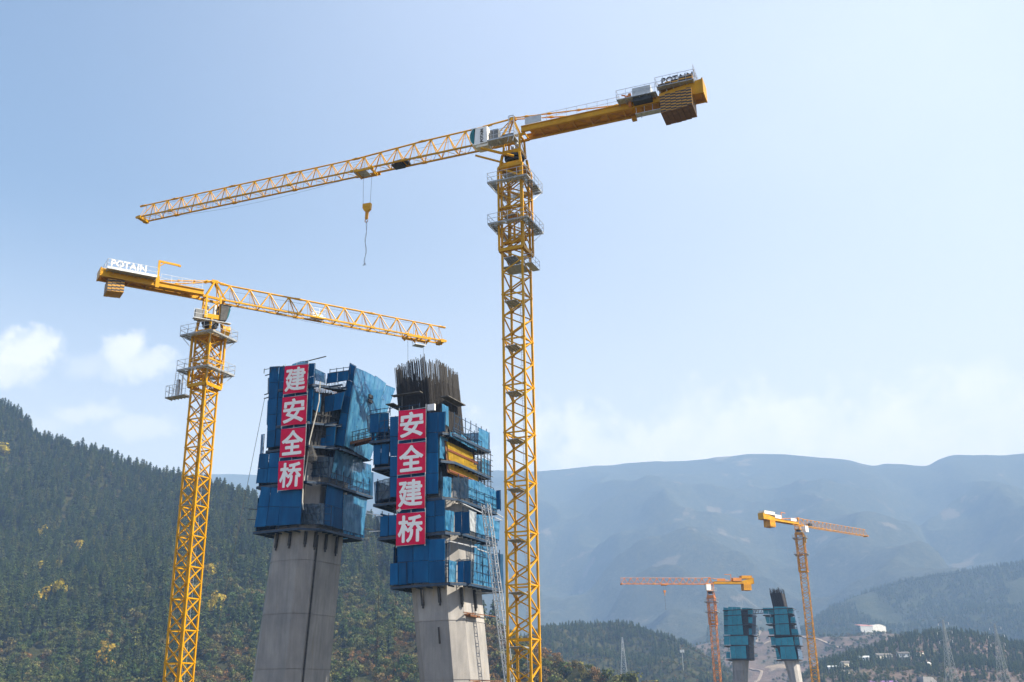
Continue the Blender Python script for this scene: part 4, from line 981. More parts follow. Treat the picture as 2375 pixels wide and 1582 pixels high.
# ---------------- slender silver hoist mast leaning along the right leg
HM = Frame('ladder_tower', (-47.0, 102.9, 60), 'slim silver lattice ladder tower leaning against the right pylon leg', 'ladder tower')
def hm(z, i): 
    f = (z - 82.8) / (101.3 - 82.8); u = -47.3 - 2.35 * f; v = 102.9 - .5 * f; du, dv = ((0, 0), (.75, 0), (.75, .75), (0, .75))[i]; return Vector((u + du, v + dv, z))
z = 60.0; k = 0
while z < 101:
    z2 = min(z + 2.0, 101.6); m_ = HM.mb()
    for i in range(4):
        m_.bar(hm(z, i), hm(z2, i), .085, .085, False)
        for zz in (z, z + 1.0): m_.bar(hm(zz, i), hm(zz, (i + 1) % 4), .05, .05, False)
        m_.bar(hm(z, i), hm(z + 1, (i + 1) % 4), .035, .035, False); m_.bar(hm(z + 1, (i + 1) % 4), hm(z2, i), .035, .035, False)
    for q_ in range(6): zz = z + q_ * .33; a, b = hm(zz, 0), hm(zz, 1); m_.bar(a + Vector((.2, .1, 0)), b + Vector((-.2, .1, 0)), .03, .03, False)
    m_.obj('mast_segment', M['galv'], HM.e); z = z2
m_ = HM.mb()
for zz in (97.0, 91.9): a = hm(zz, 0); m_.bar(a, a + Vector((-2.2, .2, .1)), .08); m_.bar(a + Vector((0, .7, 0)), a + Vector((-2.2, .4, .1)), .08)
m_.obj('wall_tie', M['galv'], HM.e)

# ---------------- loose ropes
def rope(name, pts, r_, label, mat='rope', cat='rope', group=None, sag=0):
    p0 = Vector(pts[-1]); b = MB(Matrix.Translation(-p0))
    P = [Vector(p) for p in pts]
    if sag:
        P = [P[0].lerp(P[-1], i / 14) - Vector((0, 0, sag * 4 * (i / 14) * (1 - i / 14))) for i in range(15)]
    for a, c in zip(P, P[1:]): b.tube(a, c, r_, 4)
    return tag(b.obj(name, M[mat], None, p0), label, cat, group)
RG = 'loose ropes round the near tower'
rope('wire_rope', [W(-77.0, 98, 116.5), W(-83.5, 94, 60)], .028, 'thin dark rope slanting from the left tower top down past the left crane', group=RG, sag=1.6)
rope('wire_rope', [W(-84.5, 93, 98.0), W(-83.0, 92, 60)], .025, 'short thin rope beside the left crane mast low in the picture', group=RG, sag=.4)
rope('wire_rope', [W(-59.9, 97.9, 92.6), W(-60.0, 97.6, 50)], .03, 'left one of two plumb ropes hanging left of the right pylon leg', group=RG)
rope('wire_rope', [W(-58.2, 98.6, 92.4), W(-58.4, 98.4, 50)], .025, 'right one of two plumb ropes hanging left of the right pylon leg', group=RG)

# ------------------------------------------------------------------ tower cranes
LETTER = {ch: bolden(text_mesh(ch, 1.0, .0, .02, M['white']), .03) for ch in 'POTAIN'}
LETTER_W = {'P': .72, 'O': .86, 'T': .70, 'A': .82, 'I': .36, 'N': .84}

def zigzag(b, c, z0, n, dz, r_, ph=0):
    """one face between corner lines c[0] and c[1] (x, y), n struts of rise dz"""
    for i in range(n):
        a_, b_ = (c[0], c[1]) if (i + ph) % 2 == 0 else (c[1], c[0])
        b.bar((*a_, z0 + i * dz), (*b_, z0 + (i + 1) * dz), r_, r_, False)

def mast_mesh(w, L, leg, st, n, cross):
    b = MB(); h = w / 2; c = [(-h, -h), (h, -h), (h, h), (-h, h)]
    for x, y in c: b.bar((x, y, 0), (x, y, L), leg, leg); b.box((x - leg * .68, y - leg * .68, L - .12), (x + leg * .68, y + leg * .68, L + .0))
    for k in range(4):
        p, q = c[k], c[(k + 1) % 4]; zigzag(b, (p, q), 0.0, n, L / n, st, k % 2)
        b.bar((*p, L - .12), (*q, L - .12), st * 1.15, st * 1.15, False)
        if cross: zigzag(b, (q, p), 0.0, n, L / n, st * .8, k % 2)
        # gusset plates where the struts meet the legs
        for i in range(1, n):
            a_ = p if (i + k) % 2 == 0 else q; o_ = q if a_ is p else p; d_ = Vector((o_[0] - a_[0], o_[1] - a_[1], 0)).normalized(); z_ = i * L / n; A = Vector((a_[0], a_[1], z_))
            N_ = Vector((-d_.y, d_.x, 0)) * .02
            ring = [A + Vector((0, 0, -.26)), A + d_ * .34, A + Vector((0, 0, .26))]; b.hexa([p_ - N_ for p_ in ring], [p_ + N_ for p_ in ring])
    return b

def rails(b, pts, z, hgt=1.05, closed=True, r_=.035, post=1.2):
    P = [Vector((*p, z)) for p in pts]; seq = list(zip(P, P[1:] + P[:1] if closed else P[1:]))
    for a_, b_ in seq:
        for f in (.5, 1.0): b.bar(a_ + Vector((0, 0, hgt * f)), b_ + Vector((0, 0, hgt * f)), r_, r_, False)
        n = max(1, round((b_ - a_).length / post))
        for i in range(n + 1): p = a_.lerp(b_, i / n); b.bar(p, p + Vector((0, 0, hgt)), r_, r_, False)

def ring_platform(root, half, hole, z, rz, name='service_platform'):
    b = MB(Matrix.Rotation(rz, 4, 'Z'))
    for lo, hi in (((-half, -half), (half, -hole)), ((-half, hole), (half, half)), ((-half, -hole), (-hole, hole)), ((hole, -hole), (half, hole))): b.box((*lo, z - .05), (*hi, z))
    for k in range(9):
        t = -half + (k + .5) * 2 * half / 9; b.bar((t, -half, z - .12), (t, half, z - .12), .06, .12, False) if abs(t) > hole else None
        b.bar((-half, t, z - .14), (-hole, t, z - .14), .05, .1, False); b.bar((hole, t, z - .14), (half, t, z - .14), .05, .1, False)
    for a_, c_ in (((-half, -half), (half, -half)), ((half, -half), (half, half)), ((half, half), (-half, half)), ((-half, half), (-half, -half))): b.bar((*a_, z - .08), (*c_, z - .08), .06, .2, False)
    o = b.obj(name, M['grating'], root)
    b = MB(Matrix.Rotation(rz, 4, 'Z')); rails(b, [(-half, -half), (half, -half), (half, half), (-half, half)], z); b.obj('platform_rail', M['galv'], o)
    b = MB(Matrix.Rotation(rz, 4, 'Z'))
    for sx in (-1, 1):
        for sy in (-1, 1): b.bar((sx * half * .96, sy * half * .96, z - .1), (sx * hole, sy * hole, z - 1.2), .07, .07, False)
    b.obj('platform_strut', M['galv'], o)
    return o

def jib_part(root, Mj, t0, t1, s, jw, h0, h1, nodes, name, heavy=1.0, first=False, pal=None):
    y_ = M[pal or 'yellow']; b = MB(Mj); hw = jw / 2
    for s_ in (-1, 1): b.bar((t0, s_ * hw, 0), (t1, s_ * hw, 0), .15 * heavy, .15 * heavy)
    top = lambda t: h0 + (h1 - h0) * (t - t0) / (t1 - t0)
    b.tube((t0, 0, top(t0)), (t1, 0, top(t1)), .085 * heavy, 6)
    for k, t in enumerate(nodes):
        for s_ in (-1, 1):
            for d in (-1, 1):
                tb = min(max(t + d * s * .5, t0), t1); b.tube((t, 0, top(t)), (tb, s_ * hw, 0), .058 * heavy, 5)
            b.tube((t, 0, top(t)), (t + s * .12, s_ * hw, 0), .022, 4)
        b.box((t - .2, -.05, top(t) - .25), (t + .2, .05, top(t) + .02))
        tb = t - s * .5; sd = 1 if k % 2 else -1
        b.bar((tb, -hw, 0), (tb, hw, 0), .07, .07, False); b.bar((tb, sd * hw, 0), (t, -sd * hw, 0), .045, .045, False); b.bar((t, -sd * hw, 0), (min(t + s * .5, t1), sd * hw, 0), .045, .045, False)
    o = b.obj(name, y_, root)
    if heavy >= 1:
        b = MB(Mj); b.hexa([(t1 - .35, -.09, h1 + .03), (t1, -.15, h1 + .10), (t1 + .35, -.09, h1 + .03)], [(t1 - .35, .09, h1 + .03), (t1, .15, h1 + .10), (t1 + .35, .09, h1 + .03)])
        b.tube((t1 - .45, 0, h1), (t1 + .45, 0, h1), .13, 6)
        for s_ in (-1, 1): b.box((t1 - .3, s_ * hw - .12, -.13), (t1 + .3, s_ * hw + .12, .12))
        b.obj('pin_joint', M['yellow'], o)
    return o

def letters(root, Mj, word, p0, dx, dz, size, step_scale, mat=None):
    """cut-out letters standing in a row"""
    y = dz.cross(dx); R_ = Matrix(((dx.x, dz.x, -y.x, 0), (dx.y, dz.y, -y.y, 0), (dx.z, dz.z, -y.z, 0), (0, 0, 0, 1)))
    y = dx.cross(dz); R_ = Matrix(((dx.x, dz.x, y.x, 0), (dx.y, dz.y, y.y, 0), (dx.z, dz.z, y.z, 0), (0, 0, 0, 1)))
    x = 0
    for ch in word:
        w = LETTER_W[ch] * size * step_scale; p = p0 + dx * (x + w / 2)
        o = bpy.data.objects.new('letter', LETTER[ch]); COL.objects.link(o); o.parent = root
        o.matrix_local = Mj @ Matrix.Translation(p) @ R_ @ Matrix.Diagonal((size * 1.15 * step_scale, size * 1.25, size, 1))
        if mat:
            me = LETTER[ch].copy(); me.materials.clear(); me.materials.append(mat); o.data = me
        x += w
    return x

def crane(label, X, Y, zg, phi, w, sec, nstr, cage, cage_w, zb, az, nodes, s, jw, hs, tend, plats, pal='yellow', detail=2):
    rz = -R(phi); root = empty('tower_crane', (X, Y, zg), label, 'tower crane', 0, 'tower cranes of the bridge site')
    Rz = Matrix.Rotation(rz, 4, 'Z')
    # mast sections from the ground up into the climbing cage
    ztop = cage[1] - zg; leg = .092 * w; st = .05 * w + .008
    me = mast_mesh(w, sec, leg, st, nstr, nstr == 2).mesh('mast_section', M[pal])
    z = ztop
    lad = MB(); h = w * .24
    for sx in (-.2, .2): lad.bar((h + sx, h * .4, 0), (h + sx * .9 - .25, h * .9, sec * .86), .035, .035, False)
    for k in range(14): f = (k + .5) / 14; lad.bar((h - .2 - .25 * f, h * (.4 + .5 * f), sec * .86 * f), (h + .2 - .25 * f, h * (.4 + .5 * f), sec * .86 * f), .022, .022, False)
    for k in range(5):
        f = (k + 1) / 6; c_ = Vector((h - .25 * f, h * (.4 + .5 * f) - .1, sec * .86 * f)); q = [c_ + Vector((.3 * math.cos(a), -.5 * abs(math.sin(a)), 0)) for a in (0, .8, 1.57, 2.34, 3.14)]
        for a_, b_ in zip(q, q[1:]): lad.bar(a_, b_, .018, .018, False)
    lad_me = lad.mesh('ladder', M['galv'])
    pb = MB(); pb.box((-w * .44, -w * .44, -.05), (w * .12, w * .44, 0)); [pb.bar((-w * .44 + k * w * .14, -w * .44, -.1), (-w * .44 + k * w * .14, w * .44, -.1), .05, .09, False) for k in range(5)]
    rp_me = pb.mesh('rest_platform', M['galv'])
    while z > 0:
        z -= sec; inst('mast_section', me, root, (0, 0, max(z, -3)), rz)
        if detail > 1 and z > 45: inst('ladder', lad_me, root, (0, 0, z), rz)
        if detail > 1 and sec > 4 and z > 30: inst('rest_platform', rp_me, root, (0, 0, z + sec - .75), rz)
    # climbing cage
    b = MB(Rz); h = cage_w / 2; z0, z1 = cage[0] - zg, cage[1] - zg; c = [(-h, -h), (h, -h), (h, h), (-h, h)]; n = max(3, round((z1 - z0) / (cage_w * .55)))
    for x, y in c: b.bar((x, y, z0), (x, y, z1), .2, .2)
    for k in range(4):
        p, q = c[k], c[(k + 1) % 4]; zigzag(b, (p, q), z0 + .3, n, (z1 - z0 - .3) / n, .10, k % 2)
        if k % 2: zigzag(b, (q, p), z0 + .3, n, (z1 - z0 - .3) / n, .07, 0)
        for zz, t_ in ((z0, .38), (z1, .3), ((z0 + z1) / 2, .16)): b.bar((*p, zz), (*q, zz), .16, t_, False)
    b.obj('climbing_cage', M[pal], root)
    b = MB(Rz); b.box((-h * .5, -h * .5, (z0 + z1) / 2 - .9), (h * .4, h * .5, (z0 + z1) / 2 - .5)); b.tube((0, -h * .3, z0 + 1), (0, -h * .3, z0 + 2.8), .14, 8); b.tube((0, -h * .3, z0 + 2.7), (0, -h * .3, z0 + 4), .09, 8); b.bar((-h, -h * .3, z0 + 1.2), (h, -h * .3, z0 + 1.2), .25, .3)
    b.obj('climbing_ram', M['yellow_dark'], root)
    for zz, half in plats: ring_platform(root, half, h + .12, zz - zg, rz)
    # slewing ring and turret
    za = cage[1] - zg; zj = zb - zg; Mj0 = Matrix(((math.sin(R(az)), -math.cos(R(az)), 0, 0), (math.cos(R(az)), math.sin(R(az)), 0, 0), (0, 0, 1, 0), (0, 0, 0, 1)))
    Mj = Matrix.Translation((0, 0, zj)) @ Mj0
    H = zj - za; hw = w / 2
    b = MB(Rz); hh = hw * 1.12
    b.hexa([(sx * hh, sy * hh, za - .25) for sx, sy in ((-1, -1), (1, -1), (1, 1), (-1, 1))], [(sx * hh * .9, sy * hh * .9, za + H * .16) for sx, sy in ((-1, -1), (1, -1), (1, 1), (-1, 1))])
    for sx in (-1, 1):
        for sy in (-1, 1): b.bar((sx * hh, sy * hh, za - .2), (sx * hh * .8, sy * hh * .8, za + H * .42), .24, .24)
    b.obj('mast_head', M[pal], root)
    b = MB(); b.tube((0, 0, za + H * .28), (0, 0, za + H * .34), hw * .86, 20); b.tube((0, 0, za + H * .36), (0, 0, za + H * .44), hw * .98, 20); b.obj('slewing_ring', M['steel'], root)
    b = MB(Mj0)
    b.box((-hw * .95, -hw * .85, za + H * .45), (hw * .95, hw * .85, za + H * .56))
    for sx in (-1, 1):
        for sy in (-1, 1): b.bar((sx * hw * .85, sy * jw * .62, za + H * .5), (sx * hw * .8, sy * jw * .55, zj + .1), .2, .2)
        b.bar((sx * hw * .85, -jw * .6, za + H * .55), (sx * hw * .8, jw * .55, zj - .05), .08); b.bar((-hw * .85, sx * jw * .6, za + H * .56), (hw * .8, sx * jw * .56, zj), .08)
    b.obj('turret', M[pal], root)
    b = MB(Mj0); b.tube((-hw * .4, jw * .3, za + H * .56), (-hw * .4, jw * .3, za + H * .86), .2, 10); b.tube((hw * .3, -jw * .3, za + H * .56), (hw * .3, -jw * .3, za + H * .84), .2, 10); b.obj('slewing_motor', M['grey_box'], root)
    # A-frame apex over the mast
    hA = hs[0][1] + .2; b = MB(Mj)
    for s_ in (-1, 1):
        for t_ in (1.3, -.9): b.bar((t_, s_ * jw * .5, .05), (.1, s_ * .14, hA), .17, .17)
        b.bar((-1.6, s_ * jw * .5, .1), (nodes[0] - s * .5, s_ * jw * .5, 0), .2, .26)
    b.box((-.25, -.24, hA - .25), (.45, .24, hA + .1)); b.bar((-.9, -jw / 2, .1), (-.9, jw / 2, .1), .2); b.bar((1.3, -jw / 2, .1), (1.3, jw / 2, .1), .2)
    b.tube((.2, 0, hA), (nodes[0], 0, hs[0][1]), .10, 6)
    for s_ in (-1, 1): b.tube((nodes[0] - s * .5, s_ * jw / 2, 0), (.3, 0, hA - .1), .06, 5)
    b.obj('apex_frame', M[pal], root)
    # jib in sections
    def height(t):
        for (a, ha), (c_, hc) in zip(hs, hs[1:]):
            if a <= t <= c_: return ha + (hc - ha) * (t - a) / (c_ - a)
        return hs[-1][1]
    per = 4; t0 = nodes[0] - s * .5
    for i in range(0, len(nodes), per):
        ns_ = nodes[i:i + per]; t1 = (ns_[-1] + s * .5) if i + per < len(nodes) else tend
        jib_part(root, Mj, t0, t1, s, jw, height(t0), height(min(t1, nodes[-1] + s * .4)) , ns_, 'jib_section', 1.15 if i < 2 * per else (1.0 if detail > 1 else .95), pal=pal); t0 = t1
    b = MB(Mj); b.box((tend - .5, -jw * .62, -.25), (tend, jw * .62, .15)); b.tube((tend - .2, -jw * .3, -.1), (tend - .2, jw * .3, -.1), .24, 10); b.bar((nodes[-1], 0, hs[-1][1]), (nodes[-1] + s * .55, 0, hs[-1][1] + .02), .12); b.tube((nodes[-1] + s * .5, 0, hs[-1][1]), (tend - .1, -jw * .4, 0), .03, 4); b.tube((nodes[-1] + s * .5, 0, hs[-1][1]), (tend - .1, jw * .4, 0), .03, 4)
    b.obj('jib_nose', M[pal], root)
    b = MB(Mj)   # trolley and hoist ropes inside the jib
    b.tube((1.0, .1, .55), (tend - .3, .08, .12), .016, 4); b.tube((1.0, -.15, hA * .6), (nodes[-1], -.1, hs[-1][1] - .25), .014, 4)
    b.obj('hoist_rope', M['rope'], root)
    return root, Mj, Mj0

def counter_jib(root, Mj, L, y0, zlo, zhi, tail_t, tail_hi, pal='yellow', lo_drop=.0):
    b = MB(Mj)
    for s_ in (-1, 1):
        for y in (s_ * y0,):
            b.box((-tail_t, y - .05, zlo), (-1.2, y + .05, zhi)); b.box((-tail_t, y - .17, zhi - .07), (-1.2, y + .17, zhi + .01)); b.box((-tail_t, y - .17, zlo - .02), (-1.2, y + .17, zlo + .06))
            b.hexa([(-L, y - .13, zlo), (-tail_t, y - .13, zlo - .01), (-tail_t, y + .13, zlo - .01), (-L, y + .13, zlo)], [(-L, y - .13, tail_hi), (-tail_t, y - .13, zhi + .25), (-tail_t, y + .13, zhi + .25), (-L, y + .13, tail_hi)])
    t = 1.4; k = 0
    while t < L - .3:
        b.bar((-t, -y0, zlo + .1), (-t, y0, zlo + .1), .12, .16, False)
        if t < tail_t: b.bar((-t, (-y0, y0)[k % 2], zlo + .08), (-min(t + 1.9, L), (y0, -y0)[k % 2], zlo + .08), .07, .07, False)
        t += 1.9; k += 1
    b.box((-L - .02, -y0 - .2, zlo - .02), (-L + .12, y0 + .2, tail_hi + .05))
    o = b.obj('counter_jib', M[pal], root)
    b = MB(Mj); b.box((-L + .4, -y0 + .1, zlo + .28), (-2, y0 - .1, zlo + .33)); b.obj('walkway', M['yellow_dark'], o)
    return o

# ---- right crane (the tall one)
NR = [3.79 + 2.19 * k for k in range(22)]
cR, MjR, Mj0R = crane('tallest yellow tower crane, right of the sign towers, long jib reaching left over the picture', .63, 101.0, 24, 22.5, 2.3, 5.0, 4, (126.3, 136.3), 2.8, 140.25, -69.4, NR, 2.19, 1.4, [(0, 2.6), (16.6, 2.35), (19.4, 2.02), (60, 1.95)], 51.45, [(134.3, 2.33), (129.3, 2.33)])
oc = counter_jib(cR, MjR, 21.6, .92, .25, .92, 16.9, 1.95)
def tie_bars(root, Mj, hA, tmid, tend_, y, zend, pal='yellow'):
    for s_ in (-1, 1):
        b = MB(Mj); A, B = Vector((-.1, s_ * .16, hA)), Vector((-tend_, s_ * y, zend)); b.tube(A, B, .07, 6)
        for f in (.12, .34, .62, .97): p, q = A.lerp(B, f - .03), A.lerp(B, f + .03); b.tube(p, A.lerp(B, f), .07, 6, .15); b.tube(A.lerp(B, f), q, .15, 6, .07)
        b.obj('tie_bar', M[pal], root)
tie_bars(cR, MjR, 2.75, 6, 12.6, .85, 1.0)
def box_part(root, Mj, name, lo, hi, mat, parent=None):
    b = MB(Mj); b.box(lo, hi); return b.obj(name, M[mat], parent or root)
# walkway rails of the counter-jib, both sides
for s_ in (-1, 1):
    b = MB(MjR); rails(b, [(-12.4, s_ * 1.0), (-1.9, s_ * 1.0)], .93, 1.0, False, .03, 1.15); b.obj('walkway_rail', M['galv'], cR)
b = MB(MjR)
b.slab([(-1.7, 1.08, 1.85), (-3.65, 1.08, 1.80), (-3.65, 1.08, 1.02), (-1.7, 1.08, 1.0)], .05); b.obj('blank_board', M['grey_box'], cR)
# machinery platform with winch house
b = MB(MjR)
for lo, hi in (((-16.8, 1.0, .88), (-12.5, 2.1, .94)), ((-16.8, -1.9, .88), (-12.5, -1.0, .94))): b.box(lo, hi)
for k in range(6): b.bar((-12.6 - k * .8, -1.9, .8), (-12.6 - k * .8, 2.1, .8), .07, .14, False)
rails(b, [(-16.7, 2.08), (-12.5, 2.08), (-12.5, -1.9), (-16.7, -1.9)], .94, 1.1, False, .035, 1.0)
o = b.obj('winch_platform', M['galv'], cR)
b = MB(MjR); b.box((-16.2, .5, 1.0), (-14.2, 1.9, 2.0)); b.obj('winch_housing', M['grey_box'], o)
b = MB(MjR); b.tube((-15.9, -.6, 1.35), (-14.0, -.6, 1.35), .5, 14); b.box((-15.9, -.9, .9), (-14.1, .3, 1.15)); b.box((-15.7, .2, 2.0), (-14.3, 1.4, 2.28)); b.box((-16.2, .6, .35), (-14.2, 1.9, .85)); b.obj('winch', M['steel'], o)
b = MB(MjR); b.box((-13.9, 1.0, .3), (-13.6, 1.3, 1.9)); b.box((-13.9, .7, 1.6), (-13.2, 1.2, 1.75)); b.bar((-13.3, 1.3, 1.7), (-12.9, 1.3, 1.85), .12); b.obj('davit', M['orange'], o)
# hanging counterweight slabs with warning stripes
CW = MB(); CW.hexa([(-.27, -1.30, -1.35), (.27, -1.30, -1.35), (.27, 1.30, -1.35), (-.27, 1.30, -1.35)], [(-.27, -1.30, .75), (.27, -1.30, .75), (.27, 1.30, .75), (-.27, 1.30, .75)])
CW.box((-.2, -.5, .75), (.2, .5, .95)); CW.m = 1; CW.box((-.272, -1.302, -1.42), (.272, 1.302, -1.34))
cw_me = [CW.mesh('counterweight_block', [M['stripes'], M['slab_brown']])]
for v_ in CW.v: pass
CW.v = [(x, y, z - .16) for x, y, z in CW.v]; cw_me.append(CW.mesh('counterweight_block', [M['stripes'], M['slab_brown']]))
for k in range(6):
    o = inst('counterweight_block', cw_me[k % 2], cR); o.matrix_local = MjR @ Matrix.Translation((-17.3 - k * .565, .12 + .03 * (k % 2), -.05 + .045 * k + .16 * (k % 2) + RN.uniform(-.03, .03)))
# ballast stack on top of the tail with the letter sign behind it
b = MB(MjR); b.box((-20.8, .95, 1.66), (-16.8, 1.7, 1.72)); b.box((-20.8, -1.3, 1.66), (-16.8, -.9, 1.72))
for k in range(6): b.bar((-17 - k * .74, -1.3, 1.6), (-17 - k * .74, 1.7, 1.6), .06, .12, False); b.bar((-17 - k * .74, .95, .9), (-17 - k * .74, .95, 1.6), .08)
rails(b, [(-20.8, 1.65), (-16.7, 1.65), (-16.7, -1.2), (-20.8, -1.2)], 1.72, 1.15, True, .035, .9); rails(b, [(-20.8, 1.65), (-20.8, -1.2)], 2.6, .9, False, .03, .7); o = b.obj('ballast_platform', M['galv'], cR)
for k in range(5):
    tb = MB(); tb.box((-.35, -.85, 0), (.35, .85, .72 + .11 * k)); o2 = inst('ballast_block', tb.mesh('ballast_block', M['stripes']), cR); o2.matrix_local = MjR @ Matrix.Translation((-17.2 - k * .74, .05 + .02 * (k % 2), 1.74))
lroot = MB(MjR)
for zz in (3.3, 3.75): lroot.bar((-16.9, -.36, zz), (-20.6, -.36, zz), .05)
for k in range(4): lroot.bar((-17 - k * 1.2, -.36, 1.7), (-17 - k * 1.2, -.36, 3.8), .05)
ls_ = lroot.obj('letter_sign', M['galv'], cR)
letters(ls_, MjR, 'POTAIN', Vector((-16.95, -.3, 3.52)), Vector((-1, 0, 0)), Vector((0, 0, 1)), .80, 1.02, M['steel'])  # shade of the backlit letters is put into their dark colour
# underslung walkway by the counterweight
b = MB(MjR); b.box((-17, .2, -.62), (-14.2, 1.0, -.56)); b.bar((-14.8, .6, -.6), (-14.8, .6, -1.0), .07); [b.bar((-14.3 - k * .9, .9, -.6), (-14.3 - k * .9, .9, .25), .05) for k in range(4)]; b.obj('underslung_walkway', M['galv'], cR)
b = MB(MjR); b.box((-13.9, -1.2, -.15), (-13.4, -.7, .3)); b.obj('rope_guide', M['yellow'], cR)
# operator's cab with its basket, slung under the jib on the near side
b = MB(MjR)
cab = [(3.9, -.85), (3.9, .0), (2.5, .0), (2.5, -.85)]
b.m = 0; b.hexa([(2.35, 1.15, -1.0), (3.9, 1.15, -1.0), (3.9, 2.35, -1.0), (2.35, 2.35, -1.0)], [(2.35, 1.15, 1.05), (3.75, 1.15, 1.05), (3.75, 2.35, 1.05), (2.35, 2.35, 1.05)])
b.obj('cab_body', M['white'], cR)
b = MB(MjR)
rg = []
for j in range(7):
    a = -1.2 + 2.4 * j / 6; rg.append((3.70 + .85 * math.cos(a) - .1, 0, .02 + 1.05 * math.sin(a) / math.sin(1.2)))
b.hexa([(x, 1.2, z) for x, _, z in rg] + [(3.6, 1.2, 1.0), (3.6, 1.2, -1.0)][:0] or [], [(x, 2.38, z) for x, _, z in rg])
b.obj('cab_glass', M['glass'], cR)
b = MB(MjR)
b.box((3.5, 1.15, 1.02), (4.3, 2.4, 1.08)); b.box((3.2, 1.12, -1.1), (4.1, 2.4, -1.0))
for y in (1.17, 2.4):
    for (x0, _, z0), (x1, _, z1) in zip(rg, rg[1:]): b.bar((x0, y, z0), (x1, y, z1), .05)
b.obj('cab_frame', M['white'], cR)
b = MB(MjR); b.box((2.3, 1.1, -1.4), (3.7, 2.3, -1.12)); b.obj('cab_underside', M['cream'], cR)
# vertical lettering on the cab's side (six letters read upwards)
lt = MB(MjR); lt.box((2.42, 2.352, -.9), (2.82, 2.362, .9)); lt_o = lt.obj('name_plate', M['white'], cR)
letters(lt_o, MjR, 'POTAIN', Vector((2.95, 2.385, -.92)), Vector((0, 0, 1)), Vector((1, 0, 0)), .40, 1.0, M['steel'])
b = MB(MjR)
b.box((-.9, 1.1, -.95), (2.3, 2.5, -.9)); [b.bar((-.9 + k * .45, 1.1, -1.0), (-.9 + k * .45, 2.5, -1.0), .06, .1, False) for k in range(8)]
b.bar((-.9, 2.5, -.95), (2.3, 2.5, -.95), .1, .16); rails(b, [(2.3, 2.5), (-.9, 2.5), (-.9, 1.1)], -.9, 1.1, False, .04, .75)
for x in (-.9, -.3): b.bar((x, 2.45, -.9), (x, 2.45, 1.6), .07); b.bar((x, 2.45, -.9), (x + .2, 2.45, -1.6), .06)
b.bar((-.9, 2.45, 1.6), (-.3, 2.45, 1.6), .07); b.bar((-.9, 2.45, .9), (-.3, 2.45, .9), .05)
b.obj('cab_basket', M['galv'], cR)
b = MB(MjR); b.box((1.2, 1.2, -.85), (2.2, 1.9, .7)); b.box((-.5, 1.2, -.85), (.8, 1.7, -.1)); b.obj('electrical_cabinet', M['cabinet_dark'], cR)
b = MB(Matrix.Translation((0, 0, 137.6 - 24)) @ Mj0R); b.tube((-.3, 1.0, .0), (3.1, 2.4, 1.0), .16, 8); b.tube((1.0, .9, -.5), (3.8, 2.3, .3), .12, 8); b.obj('guide_arm', M['yellow'], cR)
# small landing below the cage
b = MB(Matrix.Rotation(-R(22.5), 4, 'Z')); b.box((-1.2, -1.2, 100.35), (1.2, 1.1, 100.4)); b.box((1.4, -1.2, 100.35), (2.2, 1.2, 100.4)); rails(b, [(1.4, -1.2), (2.2, -1.2), (2.2, 1.2), (1.4, 1.2)], 100.4, 1.0, True, .03); b.obj('lower_landing', M['galv'], cR)
# tool box, motor and trolley on the jib
b = MB(MjR); b.tube((13.6, -.3, .5), (14.6, -.3, .5), .32, 10); b.box((13.2, -.6, .05), (14.9, .6, .25)); b.box((13.9, -.7, -.2), (15.2, .5, -.05)); b.obj('trolley_winch', M['steel'], cR)
b = MB(MjR)
for s_ in (-1, 1):
    b.bar((17.3, s_ * .85, -.2), (19.9, s_ * .85, -.2), .14, .22)
    for t in (17.6, 19.6): b.tube((t, s_ * .72, -.02), (t, s_ * .9, -.02), .16, 8); b.bar((t, s_ * .8, -.3), (t - .2, 0, -.85), .12)
b.bar((17.6, -.85, -.25), (17.6, .85, -.25), .14); b.bar((19.6, -.85, -.25), (19.6, .85, -.25), .14)
o = b.obj('trolley', M['yellow'], cR)
b = MB(MjR); b.box((18.4, -.6, -.3), (20.0, .9, -.22)); rails(b, [(18.4, .9), (20.0, .9)], -.22, .9, False, .03); b.box((18.8, .2, -.22), (19.6, .8, .1)); b.obj('trolley_basket', M['galv'], o)
b = MB(MjR)
P = [Vector((49.5 - i * 1.9, -.3, -.12 - .75 * math.sin(math.pi * i / 16))) for i in range(17)]
for a_, c_ in zip(P, P[1:]): b.tube(a_, c_, .014, 4)
b.obj('slack_rope', M['rope'], cR)
